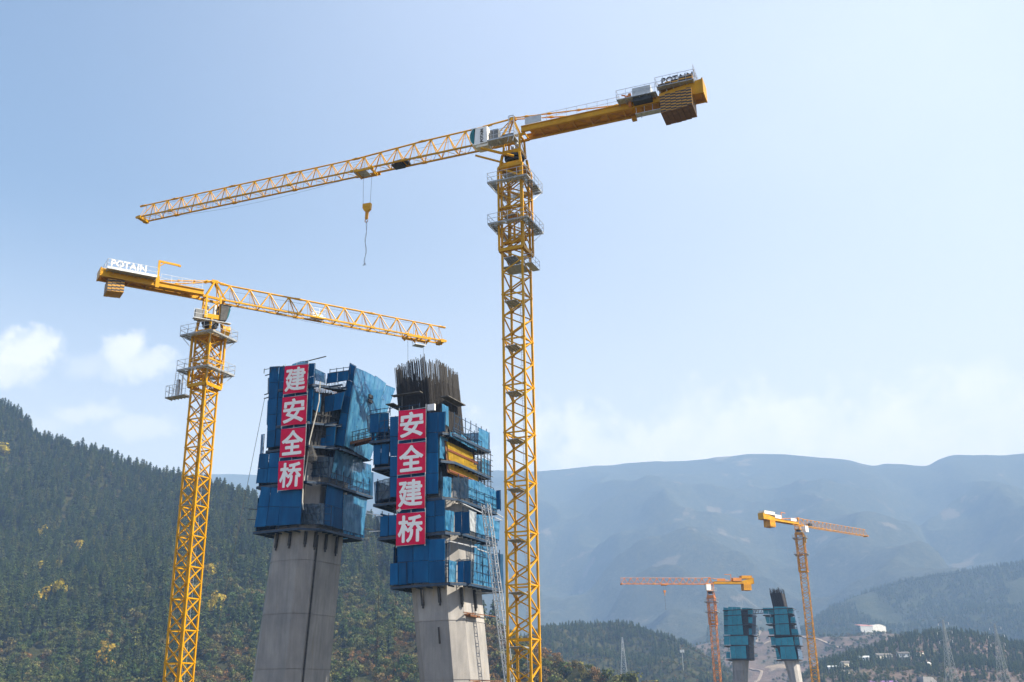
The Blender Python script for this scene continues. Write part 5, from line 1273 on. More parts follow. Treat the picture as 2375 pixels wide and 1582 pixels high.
# hook block hanging from the trolley, with its sling
def J(Mj, root, t, y, z): return root.location + (Mj @ Vector((t, y, z)))
def hook(root, Mj, t, ztr, zt, zs, label, sc=1.0, spread=.6, pal='yellow'):
    o0 = J(Mj, root, t, 0, zt); e = empty('hook_block', o0, label, 'crane hook', 0, 'crane hooks'); T = Matrix.Translation(-o0) @ Matrix.Translation(root.location) @ Mj
    b = MB(T)
    for d in (-spread, spread): b.tube((t + d, .1, ztr), (t + d * .8, .1, zt), .02, 4)
    b.obj('hoist_line', M['rope'], e)
    b = MB(T)
    b.hexa([(t - .5 * sc, -.2, zt - .7 * sc), (t - .2 * sc, -.2, zt - .95 * sc), (t + .25 * sc, -.2, zt - .9 * sc), (t + .5 * sc, -.2, zt - .45 * sc), (t + .48 * sc, -.2, zt + .1), (t - .55 * sc, -.2, zt + .05)], [(t - .5 * sc, .2, zt - .7 * sc), (t - .2 * sc, .2, zt - .95 * sc), (t + .25 * sc, .2, zt - .9 * sc), (t + .5 * sc, .2, zt - .45 * sc), (t + .48 * sc, .2, zt + .1), (t - .55 * sc, .2, zt + .05)])
    b.tube((t - .3 * sc, -.24, zt - .2), (t - .3 * sc, .24, zt - .2), .22 * sc, 12); b.tube((t + .25 * sc, -.24, zt - .2), (t + .25 * sc, .24, zt - .2), .22 * sc, 12)
    b.obj('block_housing', M[pal], e)
    b = MB(T); b.hexa([(t - .14 * sc, -.12, zt - 1.9 * sc), (t + .16 * sc, -.12, zt - 1.9 * sc), (t + .16 * sc, .12, zt - 1.9 * sc), (t - .14 * sc, .12, zt - 1.9 * sc)], [(t - .2 * sc, -.15, zt - .9 * sc), (t + .1 * sc, -.15, zt - .9 * sc), (t + .1 * sc, .15, zt - .9 * sc), (t - .2 * sc, .15, zt - .9 * sc)])
    q = [(t + .18 * sc * math.sin(a) + .02, 0, zt - 2.12 * sc + .18 * sc * math.cos(a)) for a in [k * .62 for k in range(9)]]
    for a_, c_ in zip(q, q[1:]): b.tube(a_, c_, .05 * sc, 6)
    b.obj('hook', M['yellow_dark'], e)
    b = MB(T); P = [(t + .035 * math.sin(k * 1.3), .05 * math.cos(k), zt - 2.25 * sc + (zs - zt + 2.25 * sc) * k / 12) for k in range(13)]
    for dx in (0, .12):
        for a_, c_ in zip(P, P[1:]): b.tube((a_[0] + dx * math.sin(a_[2] * 2), a_[1], a_[2]), (c_[0] + dx * math.sin(c_[2] * 2), c_[1], c_[2]), .022, 4)
    for k in range(3): b.tube((P[-1][0], 0, zs), (P[-1][0] + .2 * (k - 1), .1, zs - .4), .03, 4)
    b.obj('sling', M['rope'], e)
    return e
hook(cR, MjR, 18.5, -.3, 135.85 - 140.25, 128.4 - 140.25, 'large yellow hook block hanging high from the tallest crane, thin sling below', 1.0, .58)

# ---- left crane
NL = [1.85 + 2.31 * k for k in range(12)]
cL, MjL, Mj0L = crane('yellow tower crane on the far left, jib pointing right over the blue towers', -33.35, 106.0, 24, 24, 1.92, 3.1, 2, (113.3, 119.0), 2.45, 123.5, 58.2, NL, 2.31, 1.15, [(0, 2.05), (60, 2.02)], 28.9, [(119.0, 2.15), (115.0, 2.15)])
counter_jib(cL, MjL, 12.1, .75, .1, .68, 11.0, 1.0)
tie_bars(cL, MjL, 2.2, 4, 6.3, .7, .75)
for s_ in (-1, 1):
    b = MB(MjL); rails(b, [(-5.9, s_ * .8), (-1.4, s_ * .8)], .7, .9, False, .028, 1.0); b.obj('walkway_rail', M['galv'], cL)
b = MB(MjL); b.box((-11.6, -1.75, .74), (-6.5, -.6, .82)); b.box((-11.6, -1.8, .68), (-6.5, -1.72, .95)); [b.bar((-11.5 + k * .7, -1.75, .66), (-11.5 + k * .7, .9, .62), .06, .1, False) for k in range(8)]
rails(b, [(-11.6, -1.72), (-6.5, -1.72)], .82, 1.0, False, .03, 1.2); rails(b, [(-11.6, -1.72), (-11.6, 1.0), (-6.5, 1.0)], .82, 1.0, False, .03, 1.2); b.box((-11.6, .3, .74), (-6.5, 1.0, .8))
pfL = b.obj('tail_platform', M['galv'], cL)
b = MB(MjL)
for zz in (1.0, 1.55): b.bar((-11.3, -1.5, zz), (-7.5, -1.5, zz), .05)
sg = b.obj('letter_sign', M['galv'], cL)
letters(sg, MjL, 'POTAIN', Vector((-11.35, -1.6, 1.42)), Vector((1, 0, 0)), Vector((0, 0, 1)), .82, 1.06)
b = MB(MjL)
for zz in (.85, 1.2): b.bar((-5.6, .85, zz), (-2.1, .85, zz), .05)
sg = b.obj('letter_sign', M['galv'], cL)
letters(sg, MjL, 'POTAIN', Vector((-2.1, .9, 1.02)), Vector((-1, 0, 0)), Vector((0, 0, 1)), .66, 1.0)
CW = MB(); CW.box((-.2, -.95, -1.35), (.2, .95, .0)); CW.box((-.15, -.4, 0), (.15, .4, .25)); cw_me = CW.mesh('counterweight_block', M['stripes'])
for k in range(4):
    o = inst('counterweight_block', cw_me, cL); o.matrix_local = MjL @ Matrix.Translation((-9.75 - k * .42, .0 + .03 * (k % 2), -.02 - .03 * k))
tb = MB(); tb.box((-.3, -.5, 0), (.3, .5, .55)); tb_me = tb.mesh('ballast_block', M['stripes'])
for k in range(3): o2 = inst('ballast_block', tb_me, cL); o2.matrix_local = MjL @ Matrix.Translation((-11.1 + k * .65, -.2, .85))
b = MB(MjL); b.tube((-8.6, -.5, 1.1), (-7.4, -.5, 1.1), .3, 12); b.box((-8.9, -.8, .8), (-6.9, -.1, .95)); b.tube((-7.2, -.5, 1.25), (-6.7, -.5, 1.3), .2, 8); b.obj('winch', M['steel'], cL)
b = MB(MjL); b.box((-6.45, -1.0, -.1), (-6.05, -.72, 1.2)); b.bar((-6.25, -.86, 1.1), (-6.25, -.86, 3.05), .15, .22); b.bar((-6.3, -.86, 3.0), (-4.1, -.86, 2.95), .13, .22); b.box((-4.2, -.95, 2.8), (-3.95, -.77, 3.0)); b.bar((-6.25, -.86, 2.4), (-5.6, -.86, 2.95), .09); b.obj('davit_post', M['yellow'], cL)
b = MB(MjL); b.hexa([(.8, -1.0, -2.6), (1.5, -1.0, -2.5), (1.5, .2, -2.5), (.8, .2, -2.6)], [(.8, -1.0, -.75), (1.75, -1.0, -.75), (1.75, .2, -.75), (.8, .2, -.75)]); b.box((.7, -1.05, -.75), (1.95, .25, -.68)); b.obj('cab_body', M['steel'], cL)
b = MB(MjL); b.hexa([(1.52, -.95, -2.45), (1.7, -.95, -2.0), (1.7, .15, -2.0), (1.52, .15, -2.45)], [(1.78, -.95, -.8), (1.86, -.95, -1.2), (1.86, .15, -1.2), (1.78, .15, -.8)]); b.obj('cab_glass', M['glass'], cL)
b = MB(MjL); b.box((-1.9, -.9, -2.9), (-1.15, -.3, -1.7)); b.obj('electrical_cabinet', M['cabinet_dark'], cL)
b = MB(MjL); b.box((-2.2, -1.5, -2.98), (1.9, -.9, -2.92)); rails(b, [(-2.2, -1.5), (-.8, -1.5)], -2.92, 1.0, False, .03); b.obj('turret_walkway', M['galv'], cL)
b = MB(MjL); b.tube((1.1, -.9, -3.7), (1.9, -.9, -3.7), .55, 14); b.tube((1.5, -.9, -3.9), (1.6, -.9, -5.0), .16, 8); b.obj('cable_drum', M['yellow'], cL)
b = MB(Matrix.Rotation(-R(24), 4, 'Z')); b.tube((2.1, -1.9, 95.3), (2.1, -1.9, 95.9), .14, 8); b.bar((2.0, -1.9, 95.5), (2.8, -2.1, 95.6), .1); b.box((2.2, -2.3, 95.0), (2.7, -1.9, 95.25)); b.obj('floodlight', M['black'], cL)
# side balcony below the cage with its caged ladder
b = MB(Matrix.Rotation(-R(24), 4, 'Z')); zz = 112.2 - 24; b.box((-3.6, -1.9, zz - .06), (-.9, -.8, zz)); [b.bar((-3.6 + k * .45, -1.9, zz - .1), (-3.6 + k * .45, -.8, zz - .1), .05, .1, False) for k in range(7)]
rails(b, [(-3.6, -.8), (-3.6, -1.9), (-.9, -1.9)], zz, 1.25, False, .035, .45); b.box((-2.5, -1.6, zz), (-2.2, -1.3, zz + 1.9)); b.bar((-1.6, -1.7, zz), (-1.6, -1.7, zz + 2.3), .12); b.obj('side_balcony', M['galv'], cL)
b = MB(Matrix.Rotation(-R(24), 4, 'Z'))
for x in (-3.2, -2.8): b.bar((x, -1.2, zz), (x + .15, -1.2, zz + 3.0), .04)
for k in range(12): b.bar((-3.2, -1.2, zz + .25 * k), (-2.7, -1.2, zz + .25 * k), .025)
b.obj('balcony_ladder', M['galv'], cL)
# trolley parked near the jib end
b = MB(MjL)
for s_ in (-1, 1):
    b.bar((23.7, s_ * .68, -.15), (27.0, s_ * .68, -.15), .12, .22)
    for t in (23.9, 25.3, 26.8): b.tube((t, s_ * .6, .0), (t, s_ * .75, .0), .15, 8); b.bar((t, s_ * .68, -.2), (t - .2, 0, -.7), .1)
    b.bar((24.9, s_ * .65, -.1), (24.9, s_ * .65, .7), .1); b.bar((26.4, s_ * .65, -.1), (26.4, s_ * .65, .6), .1)
for t in (23.9, 25.3, 26.8): b.bar((t, -.7, -.25), (t, .7, -.25), .16, .2)
o = b.obj('trolley', M['yellow'], cL)
b = MB(MjL); b.box((25.0, -.5, -1.05), (26.4, .5, -.98)); [b.bar((t, y, -1.0), (t, y, -.3), .04) for t in (25.05, 26.35) for y in (-.45, .45)]; b.obj('trolley_basket', M['galv'], o)
b = MB(MjL); b.box((11.6, -.5, .12), (13.2, .5, .2)); b.box((11.9, -.35, .2), (12.9, .3, .55)); rails(b, [(11.6, -.5), (13.2, -.5), (13.2, .5), (11.6, .5)], .2, 1.0, True, .025, .8); b.tube((11.5, 0, .5), (12.1, 0, .6), .18, 8); b.obj('trolley_winch', M['white'], cL)
b = MB(MjL)
P = [Vector((3 + i * 1.4, .3, -.05 - .35 * math.sin(math.pi * i / 15))) for i in range(16)]
for a_, c_ in zip(P, P[1:]): b.tube(a_, c_, .013, 4)
b.obj('slack_rope', M['rope'], cL)
hook(cL, MjL, 25.3, -.3, 115.4 - 123.5, 113.2 - 123.5, 'crane hook lowered on thin ropes behind the rebar of the right tower', .6, 1.1)

# ------------------------------------------------------------------ the far bridge tower and its cranes
FAR_L = [
 ('t',3,[(-87.58,389.22,114.48),(-82.97,389.22,114.03),(-82.77,389.22,104.3),(-88.67,389.22,104.55)]),
 ('t',1,[(-89.6,390.22,114.45),(-87.84,390.22,114.14),(-88.46,390.22,104.59),(-90.13,390.22,104.66)]),
 ('t',1,[(-82.87,390.72,113.92),(-81.12,390.72,113.83),(-81.32,390.72,111.71),(-83.05,390.72,112.01)]),
 ('t',1,[(-81.12,390.72,113.83),(-78.74,390.72,113.5),(-79.18,390.72,111.18),(-81.32,390.72,111.71)]),
 ('t',1,[(-81.42,390.72,110.66),(-79.26,390.72,110.34),(-79.46,390.72,108.24),(-81.61,390.72,108.55)]),
 ('t',1,[(-82.22,390.72,106.67),(-79.85,390.72,106.36),(-80.05,390.72,104.27),(-82.44,390.72,104.37)]),
 ('t',4,[(-90.02,389.22,104.18),(-81.29,389.22,103.82),(-81.37,389.22,100.7),(-90.3,389.22,101.04)]),
 ('t',3,[(-88.14,389.22,100.54),(-82.27,389.22,100.32),(-82.46,389.22,95.98),(-88.09,389.22,96.16)]),
 ('t',1,[(-89.77,389.82,98.53),(-88.37,389.82,98.48),(-88.4,389.82,96.19),(-90.06,389.82,96.25)]),
 ('u',1,[(-78.74,390.72,113.5),(-78.73,396.41,113.58),(-80.0,397.55,104.63),(-80.05,390.72,104.27)]),
 ('u',1,[(-81.29,390.22,103.87),(-81.23,403.42,104.44),(-81.54,402.96,101.11),(-81.58,390.22,100.75)]),
 ('u',1,[(-82.05,390.22,100.35),(-82.02,400.98,100.7),(-82.44,400.94,96.21),(-82.45,390.22,96.01)]),
]
FAR_R = [
 ('t',2,[(-75.15,390.22,113.49),(-71.28,390.22,113.29),(-71.3,390.22,110.97),(-74.93,390.22,111.36)]),
 ('t',2,[(-74.6,390.22,110.29),(-71.6,390.22,110.15),(-71.83,390.22,107.86),(-74.18,390.22,107.96)]),
 ('t',1,[(-73.94,390.22,106.07),(-71.72,390.22,105.97),(-71.76,390.22,103.9),(-73.64,390.22,103.98)]),
 ('t',3,[(-70.85,389.22,113.61),(-66.17,389.22,113.37),(-66.14,389.22,103.61),(-71.2,389.22,103.82)]),
 ('t',1,[(-66.19,390.42,113.25),(-64.31,390.42,112.94),(-64.51,390.42,111.07),(-66.19,390.42,111.15)]),
 ('t',1,[(-65.48,390.42,109.87),(-63.82,390.42,109.58),(-63.94,390.42,107.71),(-65.7,390.42,107.8)]),
 ('t',1,[(-65.71,390.42,105.72),(-63.43,390.42,105.42),(-63.21,390.42,103.55),(-65.72,390.42,103.66)]),
 ('t',1,[(-73.28,389.72,103.1),(-71.58,389.72,103.04),(-71.64,389.72,100.36),(-73.14,389.72,100.29)]),
 ('t',3,[(-71.53,389.22,102.59),(-65.18,389.22,102.75),(-65.07,389.22,99.88),(-71.57,389.22,100.12)]),
 ('t',1,[(-64.97,390.42,102.8),(-63.3,390.42,102.73),(-63.19,390.42,99.86),(-65.06,390.42,99.93)]),
 ('t',3,[(-70.14,389.22,99.66),(-64.9,389.22,99.55),(-64.53,389.22,95.19),(-70.16,389.22,95.37)]),
 ('t',1,[(-72.04,390.02,99.15),(-71.27,390.02,99.12),(-70.3,390.02,95.4),(-71.79,390.02,95.33)]),
 ('u',1,[(-64.36,390.72,112.97),(-64.38,396.46,113.19),(-63.29,396.71,103.89),(-63.26,390.72,103.57)]),
 ('u',1,[(-63.26,390.22,102.72),(-63.27,396.75,102.98),(-63.17,396.54,100.14),(-63.16,390.22,99.85)]),
 ('u',1,[(-64.23,390.22,99.57),(-64.24,397.95,99.82),(-64.08,399.93,95.33),(-64.08,390.22,95.21)]),
]

VF = 389.22
def far_leg(x0t, x1t, x0b, x1b, zt, zb, label, tail_lit=False):
    c = (x0b + x1b) / 2; fr = Frame('pylon_leg', (c, VF + 5, 24), label, 'bridge pylon', 'concrete legs of the far bridge tower')
    def ring(z):
        f = (z - zb) / (zt - zb); a, b = x0b + (x0t - x0b) * f, x1b + (x1t - x1b) * f; return [(a + 1, VF + 1.5, z), (b - 1, VF + 1.5, z), (b, VF + 2.5, z), (b, VF + 9, z), (b - 1, VF + 10, z), (a + 1, VF + 10, z), (a, VF + 9, z), (a, VF + 2.5, z)]
    z = zt
    while z > 40:
        z2 = max(z - 6, 24); m_ = fr.mb(); m_.hexa(ring(z2), ring(z)); m_.obj('concrete_lift', M['concrete'], fr.e); z = z2
    return fr
far_leg(-88.1, -83.3, -88.72, -84.5, 98.0, 88.0, 'far grey pylon leg under the left of two small teal formworks')
far_leg(-70.1, -65.6, -68.31, -64.9, 97.5, 87.5, 'far leaning pylon leg, sunlit on its right edge, under the right small teal formwork')
FN = {'t': ('mesh_sheet', 'teal'), 'u': ('safety_net', 'teal_dark')}
for key, tab, org, lab, decks in (('L', FAR_L, (-84.5, VF + 4, 96), 'small far teal formwork, upright, left one beyond the valley', [(-90.1, -79.9, 104.3, 10.3), (-90.3, -81.3, 100.75, 10.3), (-90.0, -82.3, 95.95, 9), (-89.3, -79.2, 111.5, 9), (-89.6, -79.4, 108.0, 9), (-89.6, -78.8, 113.4, 9)]),
                                  ('R', FAR_R, (-68, VF + 4, 96), 'small far teal formwork leaning left, right one, with rebar on top', [(-74.0, -63.3, 103.6, 8), (-73.2, -63.3, 100.0, 8), (-71.8, -64.1, 95.2, 8), (-75.0, -64.4, 111.0, 8), (-74.3, -64.0, 107.7, 8), (-75.1, -64.3, 113.0, 7)])):
    fr = Frame('climbing_formwork', org, lab, 'formwork', 'teal climbing formwork on the far tower')
    for mat, n_, q in tab:
        q = [Vector(p) for p in q]
        for k in range(n_):
            a, b, c_, d = q[0].lerp(q[1], k / n_), q[0].lerp(q[1], (k + 1) / n_), q[3].lerp(q[2], (k + 1) / n_), q[3].lerp(q[2], k / n_); g_ = (b - a).normalized() * .04
            m_ = fr.mb(); nn = Vector((0, .05 * (k % 2), 0)); m_.slab([a + g_ + nn, b - g_ + nn, c_ - g_ + nn, d + g_ + nn], .12); m_.obj(FN[mat][0], M[FN[mat][1]], fr.e)
    for a, b, z, dep in decks:
        m_ = fr.mb(); m_.box((a - .1, VF - .1, z - .35), (b, VF + 1.4, z - .1)); m_.box((a - .1, VF + 1.4, z - .35), (a + 1.3, VF + dep, z - .1)); m_.box((b - 1.2, VF + 1.4, z - .35), (b, VF + dep, z - .1)); m_.box((a, VF + dep, z - .3), (b, VF + dep + 1.3, z - .1)); m_.obj('plank_deck', M['steel'], fr.e)
    m_ = fr.mb(); u0, u1 = (-88.3, -81.5) if key == 'L' else (-71.5, -65.0)
    zt = 113 if key == 'L' else 112
    m_.hexa([(u0, VF + 1.4, 95.5), (u1, VF + 1.4, 95.5), (u1, VF + 9.6, 95.5), (u0, VF + 9.6, 95.5)], [(u0 + (.8 if key == 'L' else -1), VF + 1.4, zt), (u1 + (.8 if key == 'L' else -1), VF + 1.4, zt), (u1 + (.8 if key == 'L' else -1), VF + 9.6, zt), (u0 + (.8 if key == 'L' else -1), VF + 9.6, zt)]); m_.obj('formwork_panel', M['steel'], fr.e)
    m_ = fr.mb(); lo = -90 if key == 'L' else -74.5
    for z in range(96, 113, 2):
        for v in (VF + .3, VF + 8): m_.bar((u0 - 1.2, v, z), (u1 + 1.6, v, z), .1, .1, False)
    m_.obj('scaffold_frame', M['bluesteel'], fr.e)
CF = Frame('rebar_cage', (-69.5, VF + 4, 112), 'small far rebar cage leaning left above the right teal formwork', 'rebar', 'starter bar cages')
for k in range(90):
    f = RN.random(); d = RN.random(); u = -71.6 + 4.4 * f; m_ = CF.mb(); top = 119.9 + RN.uniform(-.5, .8)
    v = VF + 2 + 7 * (d if k % 3 else (0 if k % 2 else 1)); m_.bar((u, v, 112), (u - .95, v, top), .09, .09, False); m_.obj('reinforcing_bar', M['rebar'], CF.e)
m_ = CF.mb(); m_.hexa([(-71.4, VF + 2.3, 112), (-67.3, VF + 2.3, 112), (-67.3, VF + 9, 112), (-71.4, VF + 9, 112)], [(-72.2, VF + 2.3, 118.6), (-68.1, VF + 2.3, 118.6), (-68.1, VF + 9, 118.6), (-72.2, VF + 9, 118.6)]); tag(m_.obj('stirrup_layers', M['rebar_dark'], CF.e), kind='stuff')
FG = Frame('gangway', (-77, VF + 2, 112), 'tiny lattice gangway joining the two far teal formworks', 'gangway')
m_ = FG.mb()
for z in (111.7, 113.1):
    for v in (VF + 2, VF + 3.2): m_.bar((-79.2, v, z), (-74.6, v, z), .14)
for k in range(5): m_.bar((-79.2 + k * 1.15, VF + 2, 111.7), (-79.2 + k * 1.15, VF + 2, 113.1), .1); m_.bar((-79.2 + k * .92, VF + 2, 111.7), (-78.3 + k * .92, VF + 2, 113.1), .08)
m_.obj('gangway_truss', M['steel'], FG.e)

def far_crane(pal, label, X, Y, zb, az, L, Lc, s, h, cage, near, w, phi, tail, sec=5.0):
    nodes = []; t = 3.0
    while t < L - 1: nodes.append(t); t += s
    root, Mj, Mj0 = crane(label, X, Y, 24, phi, w, sec, 4, cage, w * 1.22, zb, az, nodes, s, 1.6, [(0, h), (60, h * .95)], L, [(cage[1] - 1.5, w * 1.0), (cage[0] + (cage[1] - cage[0]) * .45, w * 1.0)], pal, 1)
    counter_jib(root, Mj, Lc, .95, .1, .9, tail, 2.2, 'yellow')
    tie_bars(root, Mj, h, 3, tail - 1.5, .8, .95, 'orange')
    cwm = MB(); cwm.box((-.35, -1.35, -2.2), (.35, 1.35, .1)); me = cwm.mesh('counterweight_block', M['yellow_dark'])
    for k in range(4): o = inst('counterweight_block', me, root); o.matrix_local = Mj @ Matrix.Translation((-tail - .8 - k * .74, 0, 0))
    b = MB(Mj); b.box((-Lc + .6, -1.2, 1.9), (-tail, 1.2, 3.0)); b.obj('ballast_block', M['cream' if az > 0 else 'yellow_dark'], root)
    b = MB(Mj); b.box((-tail + .1, near * .3 - .9, 1.0), (-tail + 3.4, near * .3 + .9, 2.2)); b.obj('winch_housing', M['white' if az > 0 else 'orange'], root)
    b = MB(Mj); b.box((-5.5, near * 1.0 - .05, 1.0), (-2.4, near * 1.0 + .05, 1.9)); b.obj('name_board', M['white' if az > 0 else 'orange'], root)
    b = MB(Mj); b.bar((-tail + 4, near * .8, .9), (-tail + 4, near * .8, 3.4), .2); b.bar((-tail + 4.1, near * .8, 3.35), (-tail + 6.4, near * .8, 3.35), .2); b.obj('davit_post', M['orange'], root)
    b = MB(Mj); b.box((.6, near * 1.1 - (1.2 if near < 0 else 0), -2.4), (2.3, near * 1.1 + (1.2 if near > 0 else 0), -.3)); b.obj('cab_body', M['white'], root)
    b = MB(Mj); b.box((-1.6, near * 1.3 - .5, -2.6), (.5, near * 1.3 + .5, -2.45)); rails(b, [(-1.6, near * 1.8), (.5, near * 1.8)], -2.45, 1.1, False, .06); b.obj('cab_walkway', M['galv'], root)
    return root, Mj
fA, MjA = far_crane('orange', 'small far orange tower crane, left of the teal formworks, level jib reaching left', 70.27, 380.0, 121.5, -99.8, 33.4, 16.35, 2.42, 2.15, (107.5, 116.8), 1, 2.15, 24, 11.8)
b = MB(MjA); [b.bar((16.2, s_ * .9, -.2), (18.3, s_ * .9, -.2), .2, .35) for s_ in (-1, 1)]; b.box((16.4, -.8, -.5), (18.1, .8, -.2)); b.obj('trolley', M['orange'], fA)
hook(fA, MjA, 17.3, -.4, -2.3, -8.6, 'tiny hook block hanging from the far left-pointing crane', .8, .5, 'orange')
fB, MjB = far_crane('yellow_dark', 'far yellow and orange tower crane, right of the teal formworks, jib reaching right', 99.07, 360.0, 138.9, 50.0, 42.2, 21.0, 2.35, 2.5, (123.0, 136.0), -1, 2.3, 24, 14.6)
b = MB(MjB); b.box((5.6, -.8, .1), (7.2, .8, 1.2)); b.obj('trolley_winch', M['steel'], fB)
b = MB(Matrix.Rotation(-R(24), 4, 'Z')); b.box((1.7, -1.4, 108.5), (2.2, -.9, 111.0)); b.obj('hoist_panel', M['yellow'], fB)

# ------------------------------------------------------------------ power line towers
def lattice_pylon(X, Y, H, label, rz, w0=7.0, arms=((.93, 6), (.80, 8.5), (.67, 7.5)), mat='pylon_grey', top_wings=True):
    z0 = ground_z(X, Y) - 1; e = empty('power_pylon', (X, Y, z0), label, 'power pylon', rz, 'power pylons on the hills')
    def hw(z): f = z / H; return (w0 / 2) * (1 - f) ** 1.15 + .45
    b = MB(); z = 0; k = 0
    while z < H * .97:
        z2 = min(z + max(1.8, hw(z) * 1.7), H); c0 = [(x * hw(z), y * hw(z), z) for x, y in ((-1, -1), (1, -1), (1, 1), (-1, 1))]; c1_ = [(x * hw(z2), y * hw(z2), z2) for x, y in ((-1, -1), (1, -1), (1, 1), (-1, 1))]
        for i in range(4):
            b.bar(c0[i], c1_[i], .26, .26, False); j = (i + 1) % 4; b.bar(c0[i], c1_[j], .12, .12, False); b.bar(c0[j], c1_[i], .12, .12, False); b.bar(c1_[i], c1_[j], .12, .12, False)
        z = z2
    b.obj('lattice_body', M[mat], e)
    for f, ln in arms:
        for s_ in (-1, 1):
            b = MB(); z = H * f; tip = (s_ * ln, 0, z + .3)
            for y in (-hw(z), hw(z)): b.bar((0, y, z), tip, .18, .18, False); b.bar((0, y, z + 2.2), tip, .14, .14, False)
            for q in (.3, .6): b.bar((s_ * ln * q, -hw(z) * (1 - q), z + .1), (s_ * ln * q, hw(z) * (1 - q), z + 1.5 * (1 - q)), .09, .09, False)
            o = b.obj('cross_arm', M[mat], e)
            b = MB(); b.tube((s_ * ln, 0, z + .2), (s_ * ln, 0, z - 2.2), .16, 6); b.obj('insulator', M['white'], o)
    if top_wings:
        for s_ in (-1, 1): b = MB(); b.bar((0, 0, H * .97), (s_ * 4.2, 0, H + 1.6), .2); b.bar((0, 0, H), (s_ * 4.2, 0, H + 1.6), .15); b.obj('earth_wire_arm', M[mat], e)
    return e
lattice_pylon(118, 1195, 60, 'pale lattice power pylon standing on the hazy knoll left of the far cranes', R(75), 9, ((.88, 5), (.76, 5)), 'galv', False)
lattice_pylon(417, 1040, 64, 'lattice power pylon with wide arms, left of the two at lower right', R(-60), 8.5)
lattice_pylon(469, 1045, 59, 'lattice power pylon nearest the lower right corner of the view', R(-55), 8.5)
e = empty('telecom_mast', (190, 1235, ground_z(190, 1235)), 'small telecom mast on the dark slope between knoll and far crane', 'mast')
b = MB(); b.tube((0, 0, -1), (0, 0, 24), .3, 6, .2); b.obj('mast_pole', M['galv'], e)
for k in range(6): a = k * 1.05; b = MB(); b.bar((0, 0, 21), (2.2 * math.cos(a), 2.2 * math.sin(a), 21), .15); b.box((2.2 * math.cos(a) - .25, 2.2 * math.sin(a) - .25, 19.6), (2.2 * math.cos(a) + .25, 2.2 * math.sin(a) + .25, 22.8)); b.obj('antenna', M['grey_box'], e)

# ------------------------------------------------------------------ buildings on the slopes
e = empty('warehouse', (792, 2392, ground_z(792, 2392) - 6), 'white warehouse with red eaves and ribbed side wall on the far slope', 'warehouse', R(28))
W_, D_, Hh = 34, 62, 28
b = MB(); b.box((-38, -W_ / 2 * .6, 0), (0, -W_ / 2 * .6 + .5, Hh * .9)); b.obj('side_wall', M['grey_box'], e)
for k in range(13): b = MB(); b.box((-37.5 + k * 3, -W_ / 2 * .6 - .5, 0), (-36.3 + k * 3, -W_ / 2 * .6 - .02, Hh * .88)); b.obj('wall_rib', M['pale_wall'], e)
b = MB(); arc = [(0, 0)] + [(46 * i / 10, 1.0 + .26 * math.sin(math.pi * (.12 + .80 * i / 10))) for i in range(11)] + [(46, 0)]
pts0 = [(x, -W_ / 2 * .6 + x * .12, z * Hh * .85) for x, z in arc]; pts1 = [(x, y + 40, z) for x, y, z in pts0]; b.hexa([(x, y, z) for x, y, z in pts0], pts1); b.obj('arched_gable', M['pale_wall'], e)
b = MB(); b.hexa([(-39, -W_ / 2 * .6 - 1, Hh * .9), (0, -W_ / 2 * .6 - 1, Hh * .9), (4, 14, Hh * 1.02), (-30, 14, Hh * 1.02)], [(-39, -W_ / 2 * .6 - 1, Hh * .93), (0, -W_ / 2 * .6 - 1, Hh * .95), (4, 14, Hh * 1.08), (-30, 14, Hh * 1.08)]); b.obj('red_roof', surf('faded_red_roof', (.35, .14, .13), (.42, .2, .18), .3, .8), e)

def house(X, Y, w, d, h, rz, label, wall='white', roof='grey_box', n=3):
    z = ground_z(X, Y) - 1.2; e = empty('house', (X, Y, z), label, 'house', R(rz), 'houses among the trees at lower right')
    b = MB(); b.box((-w / 2, -d / 2, 0), (w / 2, d / 2, h)); b.hexa([(-w / 2, -d / 2, h), (w / 2, -d / 2, h), (w / 2, d / 2, h), (-w / 2, d / 2, h)], [(-w / 2, -.1, h + d * .22), (w / 2, -.1, h + d * .22), (w / 2, .1, h + d * .22), (-w / 2, .1, h + d * .22)]); wl_o = b.obj('wall', M[wall], e)
    for s_ in (-1, 1):
        b = MB(); b.slab([(-w / 2 - .5, 0, h + d * .22 + .25), (w / 2 + .5, 0, h + d * .22 + .25), (w / 2 + .5, s_ * (d / 2 + .5), h - .1), (-w / 2 - .5, s_ * (d / 2 + .5), h - .1)][::-s_], .22); b.obj('roof', M[roof], e)
    for k in range(n):
        for fl in range(max(1, int(h / 3))): x = -w / 2 + (k + .5) * w / n; b = MB(); b.box((x - .6, -d / 2 - .04, 1.3 + fl * 3), (x + .6, -d / 2 + .05, 2.8 + fl * 3)); b.obj('window', M['black'], e)
    b = MB(); b.box((w / 2 - 1.6, -d / 2 - .06, 0), (w / 2 - .6, -d / 2 + .05, 2.1)); b.obj('door', M['rust'], e)
    return e
house(338, 1108, 12, 7, 4.5, 20, 'low pale house left of the others on the wooded hill', 'cream', 'plank', 4)
house(377, 1172, 12, 7, 6, -15, 'white gabled house high among the trees left of the left power pylon')
house(407, 1196, 18, 9, 7, 10, 'long grey roofed farmhouse on the clearing under the wooded ridge', 'cream', 'plank', 5)
house(428, 1192, 12, 8, 7, 0, 'dark roofed house beside the long farmhouse', 'grey_box', 'plank', 3)
house(450, 1205, 10, 7, 5, 25, 'small house with reddish roof highest of the hillside houses', 'cream', 'rust', 2)
house(330, 1080, 13, 6, 3.2, 15, 'low pale shed close behind the far right crane', 'cream', 'plank', 4)
house(322, 1100, 10, 6, 5, -10, 'small white house just right of the far crane mast', 'white', 'grey_box', 2)
house(432, 1140, 9, 6, 4, 30, 'tiny bright white hut alone on the brown field', 'white', 'white', 2)

